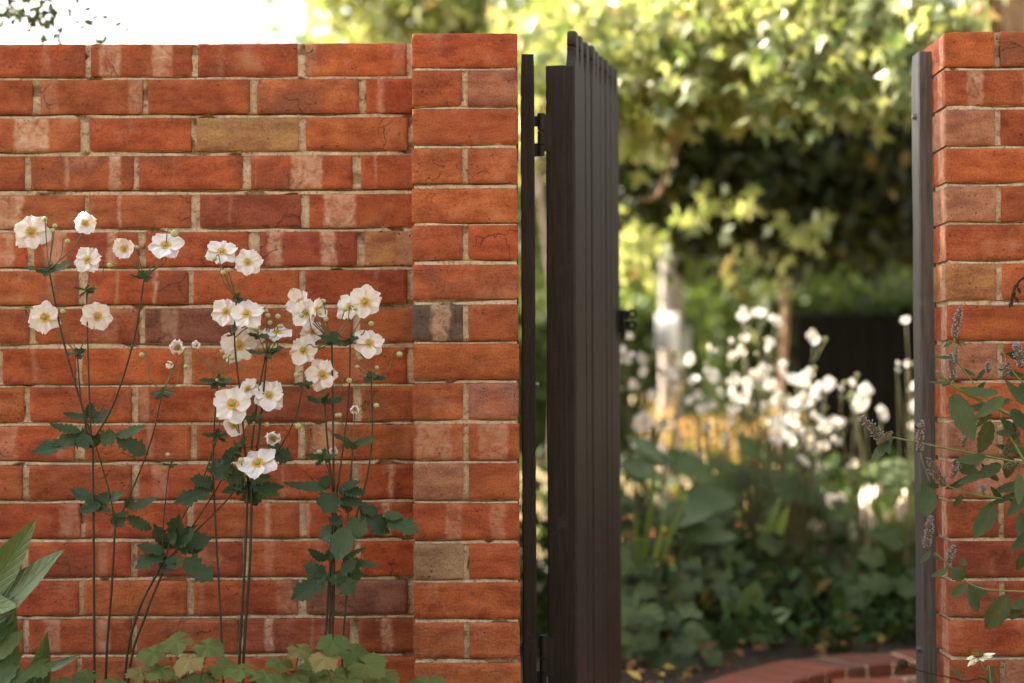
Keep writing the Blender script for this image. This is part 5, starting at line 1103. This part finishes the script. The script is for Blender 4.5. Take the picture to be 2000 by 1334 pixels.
# ------------------------------------------------------------------ back bed
def hflower_mesh(name, seed, kind=.95, npt=6):
    rs = random.Random(seed); m = MB()
    for k in range(npt):
        me = petal_mesh(seed + k, kind); a = 2 * math.pi * k / npt + rs.uniform(-.3, .3); ca, sa = math.cos(a), math.sin(a)
        m.add([(v.co.x * ca - v.co.y * sa, v.co.x * sa + v.co.y * ca, v.co.z + .02 * (k % 2)) for v in me.vertices], [tuple(p_.vertices) for p_ in me.polygons]); bpy.data.meshes.remove(me)
    return m.mesh(name, PETAL)
HF = [hflower_mesh('flower', 100 + 7 * s_, (.95, .9, .8, .5, .6)[s_ % 5], (6, 5, 4, 5, 3)[s_ % 5]) for s_ in range(10)]
m = MB(); m.ball((0, 0, .06), .2, 8, 5, (1, 1, .6)); YC = m.mesh('flower_centre', STAMEN)
BEDLEAF = leaf_material('bed_leaf', (0.028, 0.056, 0.022, 1), (0.080, 0.125, 0.050, 1), 0.25, 0.5, spec=0.35)
BEDLEAF_I = leaf_material('bed_ground_leaf', (0.018, 0.042, 0.014, 1), (0.045, 0.08, 0.028, 1), 0.25, 0.65, True, .15, ((0.16, .12, .03, 1), .05), None, False)
BPAL = [palmate_mesh(s_ + 60, BEDLEAF, 5) for s_ in range(3)]
def back_anemone(label, bx, Y, heads, leafs=6):
    b0 = Vector((P(bx, 740, Y).x, Y, .04)); t = thing('anemone_plant', label, 'flowering plant', b0, 'white anemones growing in the back bed'); rs = random.Random(int(bx * 3)); heads = [(x + rs.uniform(-12, 12), y + rs.uniform(-10, 12), r_ * rs.uniform(.8, 1.08)) for x, y, r_ in heads] + [(x + rs.uniform(-70, 60), y + rs.uniform(-20, 60), r_ * rs.uniform(.6, .95)) for x, y, r_ in heads if rs.random() < .5]
    for (x, y, r_) in heads:
        yy = Y + rs.uniform(-.25, .25); c = P(x, y, yy); o = bpy.data.objects.new('flower', rs.choice(HF)); link(o, t, c); s_ = r_ * S(yy); o.scale = (s_,) * 3
        o.rotation_euler = Vector((rs.uniform(-1.5, 1.5), -1, rs.uniform(-.6, 1.6))).to_track_quat('Z', 'Y').to_euler()
        cc_ = bpy.data.objects.new('flower_centre', YC); C.objects.link(cc_); cc_.parent = o
        m = MB(); sp = spline([b0 + Vector((rs.uniform(-.06, .06), 0, 0)), b0.lerp(c, .6) + Vector((rs.uniform(-.03, .03), 0, .05)), c + Vector((0, .01, -.01))], 5); m.tube(sp, [.004 - .0028 * i / len(sp) for i in range(len(sp))], 5); m.build('stem', PEDI, t, org=b0)
        if rs.random() < .6:
            cb = c + Vector((rs.uniform(-.05, .05), rs.uniform(-.03, .03), rs.uniform(-.03, .05))); m = MB(); m.ball(cb, .007, 7, 5); m.tube([cb, c + Vector((0, .01, -.09))], .0012, 4); m.build('bud', BUD, t, org=cb)
    for k in range(leafs):
        an = rs.uniform(0, 6.28); rr = rs.uniform(.05, .22); c = b0 + Vector((math.cos(an) * rr, math.sin(an) * rr, rs.uniform(.15, .62)))
        o = bpy.data.objects.new('leaf', rs.choice(BPAL)); link(o, t, c); s_ = rs.uniform(.05, .09); o.scale = (s_,) * 3
        o.rotation_euler = (Vector((rs.gauss(0, .4), -rs.uniform(.2, .9), rs.uniform(.4, 1))).to_track_quat('Z', 'Y').to_matrix() @ Matrix.Rotation(rs.uniform(2, 4.2), 3, 'Z')).to_euler()
        m = MB(); m.tube([c, b0 + Vector((0, 0, max(.05, c.z - .25)))], .0018, 4); m.build('petiole', PEDI, t, org=c)
back_anemone('back bed anemone nearest the open gate, low cluster beside the latch end', 1250, 7.0, [(1228, 668, 16), (1226, 700, 20), (1255, 695, 18), (1250, 730, 16), (1232, 742, 18), (1305, 722, 17), (1275, 765, 15), (1265, 828, 22), (1283, 822, 18), (1248, 838, 14), (1338, 705, 15)])
back_anemone('back bed anemone in front of the timber pole with flowers strung at mid height', 1400, 7.3, [(1378, 690, 16), (1388, 718, 20), (1402, 738, 18), (1360, 750, 18), (1366, 770, 14), (1420, 770, 20), (1440, 750, 22), (1395, 775, 13), (1376, 800, 13), (1420, 810, 14), (1410, 780, 14), (1424, 852, 15), (1420, 835, 12), (1355, 885, 16)])
back_anemone('tallest back bed anemone holding two bright flowers above the rest', 1475, 7.0, [(1462, 622, 18), (1485, 620, 20), (1440, 626, 12), (1494, 662, 15), (1455, 680, 17), (1440, 695, 13), (1475, 740, 20), (1460, 755, 18), (1500, 745, 18), (1470, 770, 14), (1520, 770, 18), (1500, 720, 17), (1510, 785, 14)])
back_anemone('full white anemone clump left of the black screen, thick with flowers', 1545, 6.9, [(1552, 742, 22), (1530, 730, 18), (1580, 662, 20), (1528, 705, 14), (1565, 750, 20), (1600, 752, 16), (1588, 765, 18), (1612, 745, 14), (1540, 780, 16), (1570, 790, 20), (1555, 815, 22), (1530, 820, 20), (1590, 810, 20), (1602, 840, 22), (1575, 850, 22), (1545, 860, 16), (1515, 840, 18), (1520, 870, 15), (1590, 875, 20), (1612, 875, 16), (1500, 800, 16), (1625, 860, 16), (1606, 905, 14), (1560, 895, 17), (1585, 915, 12), (1640, 830, 12), (1530, 850, 22), (1548, 835, 20)])
back_anemone('back bed anemone in front of the black screen, three flowers at its middle', 1680, 6.9, [(1668, 788, 18), (1690, 770, 20), (1680, 782, 16), (1730, 806, 18), (1645, 762, 8), (1652, 755, 9)], 5)
back_anemone('back bed anemone half hidden by the weathered post', 1785, 6.7, [(1773, 624, 13), (1784, 795, 20), (1780, 845, 16), (1790, 760, 12), (1768, 716, 8), (1756, 722, 7)], 5)
# rounded shiny leaf rosettes, strap leaves, mixed low plants
def rosette(label, name, px, py, Y, specs, mat, shape='ovate', group=None):
    b0 = Vector((P(px, py, Y).x, Y, .04)); t = thing(name, label, 'foliage plant', b0, group)
    for (x0, y0, x1, y1, w_) in specs:
        pxleaf(t, x0, y0, x1, y1, w_, Y, mat, dY=random.uniform(-.15, .05), shape=shape, serr=0, fold=.18, nrm=Vector((random.uniform(-.4, .4), -1, .8)), steps=10, droop=.12)
    m = MB(); m.tube([b0 - Vector((0, 0, .04)), P(px, py - 10, Y)], .008, 6); m.build('rootstock', PEDI, t); return t
BERG = leaf_material('bergenia_leaf', (0.085, 0.15, 0.075, 1), (0.12, 0.19, 0.10, 1), 0.2, 0.3, spec=.6); STRAP = leaf_material('strap_leaf', (0.08, 0.13, 0.045, 1), (0.13, 0.19, 0.07, 1), .3, .4)
rosette('shiny rounded leaf rosette low in the bed above the brick edging', 'bergenia_plant', 1462, 1235, 6.42, [(1455, 1230, 1478, 1135, 62), (1450, 1232, 1405, 1165, 50), (1462, 1238, 1530, 1250, 46), (1470, 1232, 1545, 1190, 46), (1448, 1238, 1400, 1225, 40), (1460, 1230, 1440, 1150, 44)], BERG)
rosette('pale strap leaves in a fan near the weathered post', 'strap_leaf_plant', 1750, 1120, 6.8, [(1750, 1110, 1700, 960, 20), (1752, 1110, 1790, 950, 22), (1748, 1110, 1745, 985, 22), (1755, 1110, 1770, 1000, 20), (1745, 1110, 1680, 1010, 18), (1752, 1112, 1800, 1020, 18)], STRAP, 'strap')
rosette('yellowish green cane leaves rising in the bed beside the gate', 'strap_leaf_plant', 1285, 1120, 6.45, [(1258, 1120, 1276, 880, 14), (1285, 1110, 1345, 955, 14), (1245, 1110, 1240, 990, 13), (1270, 1120, 1300, 1000, 12), (1500, 1040, 1525, 960, 18), (1520, 1045, 1540, 985, 18)], STRAP, 'strap')
BIGL = leaf_material('big_bed_leaf', (0.045, 0.09, 0.032, 1), (0.085, 0.14, 0.055, 1), .25, .38, spec=.5)
rosette('large dark oval leaves spreading below the white flowers', 'big_leaf_plant', 1330, 1080, 6.75, [(1310, 900, 1220, 852, 42), (1300, 880, 1350, 920, 40), (1310, 900, 1400, 935, 50), (1340, 960, 1440, 985, 60), (1290, 1000, 1400, 1000, 70), (1240, 870, 1300, 910, 36), (1320, 1030, 1440, 1050, 50), (1480, 890, 1440, 850, 40), (1230, 900, 1290, 940, 44)], BIGL)
rosette('bright broad leaf pair near the right end of the bed', 'big_leaf_plant', 1690, 1080, 6.95, [(1680, 925, 1745, 900, 34), (1690, 935, 1640, 915, 30), (1700, 1000, 1760, 960, 46), (1720, 960, 1790, 930, 34), (1640, 960, 1600, 940, 30)], STRAP)
lab = ['low leafy plant on the dark soil at the foot of the gate latch stile', 'small leafy plant on the soil where the brick edging begins', 'ivy like bedding plant close to the open gate', 'dark lobed bedding plant left of the rosette', 'small lobed bedding plant tucked behind the rosette', 'spreading lobed bedding plant in the middle of the back bed', 'lobed bedding plant right of the rosette', 'lobed bedding plant in the shade under the pale stones', 'lobed bedding plant next to the weathered post', 'low bedding plant along the brick edging', 'leafy bedding plant under the thickest white anemone clump', 'leafy bedding plant under the gate latch', 'tall lobed bedding plant beneath the big oval leaves', 'last leafy bedding plant at the right jamb']
spots = [(1235, 1225, 5.95), (1310, 1262, 6.1), (1235, 1130, 6.5), (1345, 1180, 6.5), (1405, 1110, 6.9), (1500, 1090, 7.0), (1590, 1140, 6.9), (1640, 1070, 7.2), (1740, 1150, 6.9), (1660, 1180, 6.75), (1560, 1000, 7.3), (1240, 1030, 6.8), (1400, 1040, 7.1), (1780, 1080, 7.1)]
for lb, (x, y, Y) in zip(lab, spots):
    b0 = Vector((P(x, y, Y).x, Y, .04)); t = thing('bedding_plant', lb, 'foliage plant', b0, 'lobed bedding plants in the back bed'); rs = random.Random(x)
    for k in range(26):
        c = P(x + rs.gauss(0, 42), y + rs.gauss(0, 38), Y + rs.uniform(-.2, .2)); c.z = max(c.z, .06)
        o = bpy.data.objects.new('leaf', rs.choice(BPAL)); link(o, t, c); s_ = rs.uniform(.035, .065); o.scale = (s_,) * 3
        o.rotation_euler = (Vector((rs.gauss(0, .4), -rs.uniform(.2, .9), rs.uniform(.4, 1.2))).to_track_quat('Z', 'Y').to_matrix() @ Matrix.Rotation(rs.uniform(2, 4.2), 3, 'Z')).to_euler()
        if k % 2 == 0: m = MB(); m.tube([c, Vector(((c.x + b0.x) / 2, (c.y + b0.y) / 2, .04))], .0016, 4); m.build('petiole', PEDI, t, org=c)
pos = rng.uniform(0, 1, (9000, 3)) * np.array([4.4, 3.2, 1]) + np.array([-.6, 6.15, 0]); pos[:, 2] = .05 + (pos[:, 2] ** 1.6) * (.12 + .42 * np.clip((pos[:, 1] - 6.3) / 1.1, 0, 1))
bedx = np.array([c.y for c, _ in marks]); bxx = np.array([c.x for c, _ in marks]); keep = pos[:, 1] > np.interp(pos[:, 0], bxx, bedx) + .12; pos = pos[keep]
tag(link(bpy.data.objects.new('ground_cover', cloud_mesh('ground_cover', pos, .07, OVAL_V, OVAL_F, BEDLEAF_I, .8, 0)), None, (0, 0, 0)), 'low dark leafy ground cover filling the back bed', 'ground cover', kind='stuff')
# leaf litter on the soil by the gate
LIT = leaf_material('fallen_leaf', (.09, .045, .022, 1), (.20, .10, .04, 1), .1, .7, True, .2, ((.42, .33, .08, 1), .15), None, False)
pos = rng.uniform(0, 1, (420, 3)) * np.array([2.2, 1.4, .01]) + np.array([.1, 5.3, .06]); keep = pos[:, 1] > np.interp(pos[:, 0], bxx, bedx) + .02
tag(link(bpy.data.objects.new('leaf_litter', cloud_mesh('leaf_litter', pos[keep], .05, OVAL_V, OVAL_F, LIT, 2.2, 0)), None, (0, 0, 0)), 'brown fallen leaves on the soil behind the gate', 'leaf litter', kind='stuff')
# pale stones in the bed and the far curve of brick
STONE = plain('pale_limestone', (.60, .51, .43), .85, 0, .2, .2, 9, .8)
for (x, y, rx, rz, lb) in ((1622, 985, 36, 26, 'largest pale limestone rock in the bed behind the strap leaves'), (1578, 1015, 22, 13, 'flat pale rock at the left foot of the largest one'), (1690, 968, 16, 22, 'upright pale rock right of the largest one'), (1742, 968, 12, 14, 'small round pale rock behind the strap leaf fan')):
    Y = 7.3; c = P(x, y, Y); ztop = c.z + rz * S(Y); rs = random.Random(x); m = MB(); m.ball((0, 0, 0), 1, 18, 14)
    vs = []
    for v in m.v:
        q = Vector(v); k = 1 + .35 * noise.noise(q * 1.6 + Vector((x, 0, 0))) + .12 * noise.noise(q * 4 + Vector((x, 3, 0)))
        q = Vector((math.copysign(abs(q.x) ** .75, q.x), math.copysign(abs(q.y) ** .75, q.y), math.copysign(abs(q.z) ** .8, q.z))) * k
        vs.append((c.x + q.x * rx * S(Y) * 1.5 * (1 - .35 * q.z) + q.z * .03, Y + q.y * .16, ztop / 2 + q.z * ztop / 2))
    m.v = vs; tag(m.build('garden_rock', STONE, org=(c.x, Y, 0), smooth=False), lb, 'rock', 'pale rocks in the back bed')
fc = spline([P(1190, 985, 9.3), P(1270, 990, 9.1), P(1340, 1005, 8.9), P(1400, 1035, 8.6), P(1430, 1060, 8.4)], 12); fe = thing('low_brick_wall', 'low curved red brick edge glimpsed through the leaves left of the rocks', 'wall', (fc[24].x, fc[24].y, 0))
for i in range(0, len(fc) - 1, 2):
    a, b_ = fc[i], fc[min(i + 2, len(fc) - 1)]; d = Vector((b_.x - a.x, b_.y - a.y, 0)); L = d.length; d.normalize(); nd = Vector((-d.y, d.x, 0))
    t_ = MB(); t_.box((.003, -.05, 0), (L - .003, .06, 0.30), .004); m = MB(); m.add([Vector((a.x, a.y, 0)) + d * x + nd * y + Vector((0, 0, z)) for x, y, z in t_.v], t_.f); o = m.build('brick', BRICK, fe, org=(a.x, a.y, .15), smooth=False)
    tcol = TONE['r']; o.color = (*tcol, 1); o['b1'] = o['b2'] = o['b3'] = o['sb'] = [9., 0., 0.]
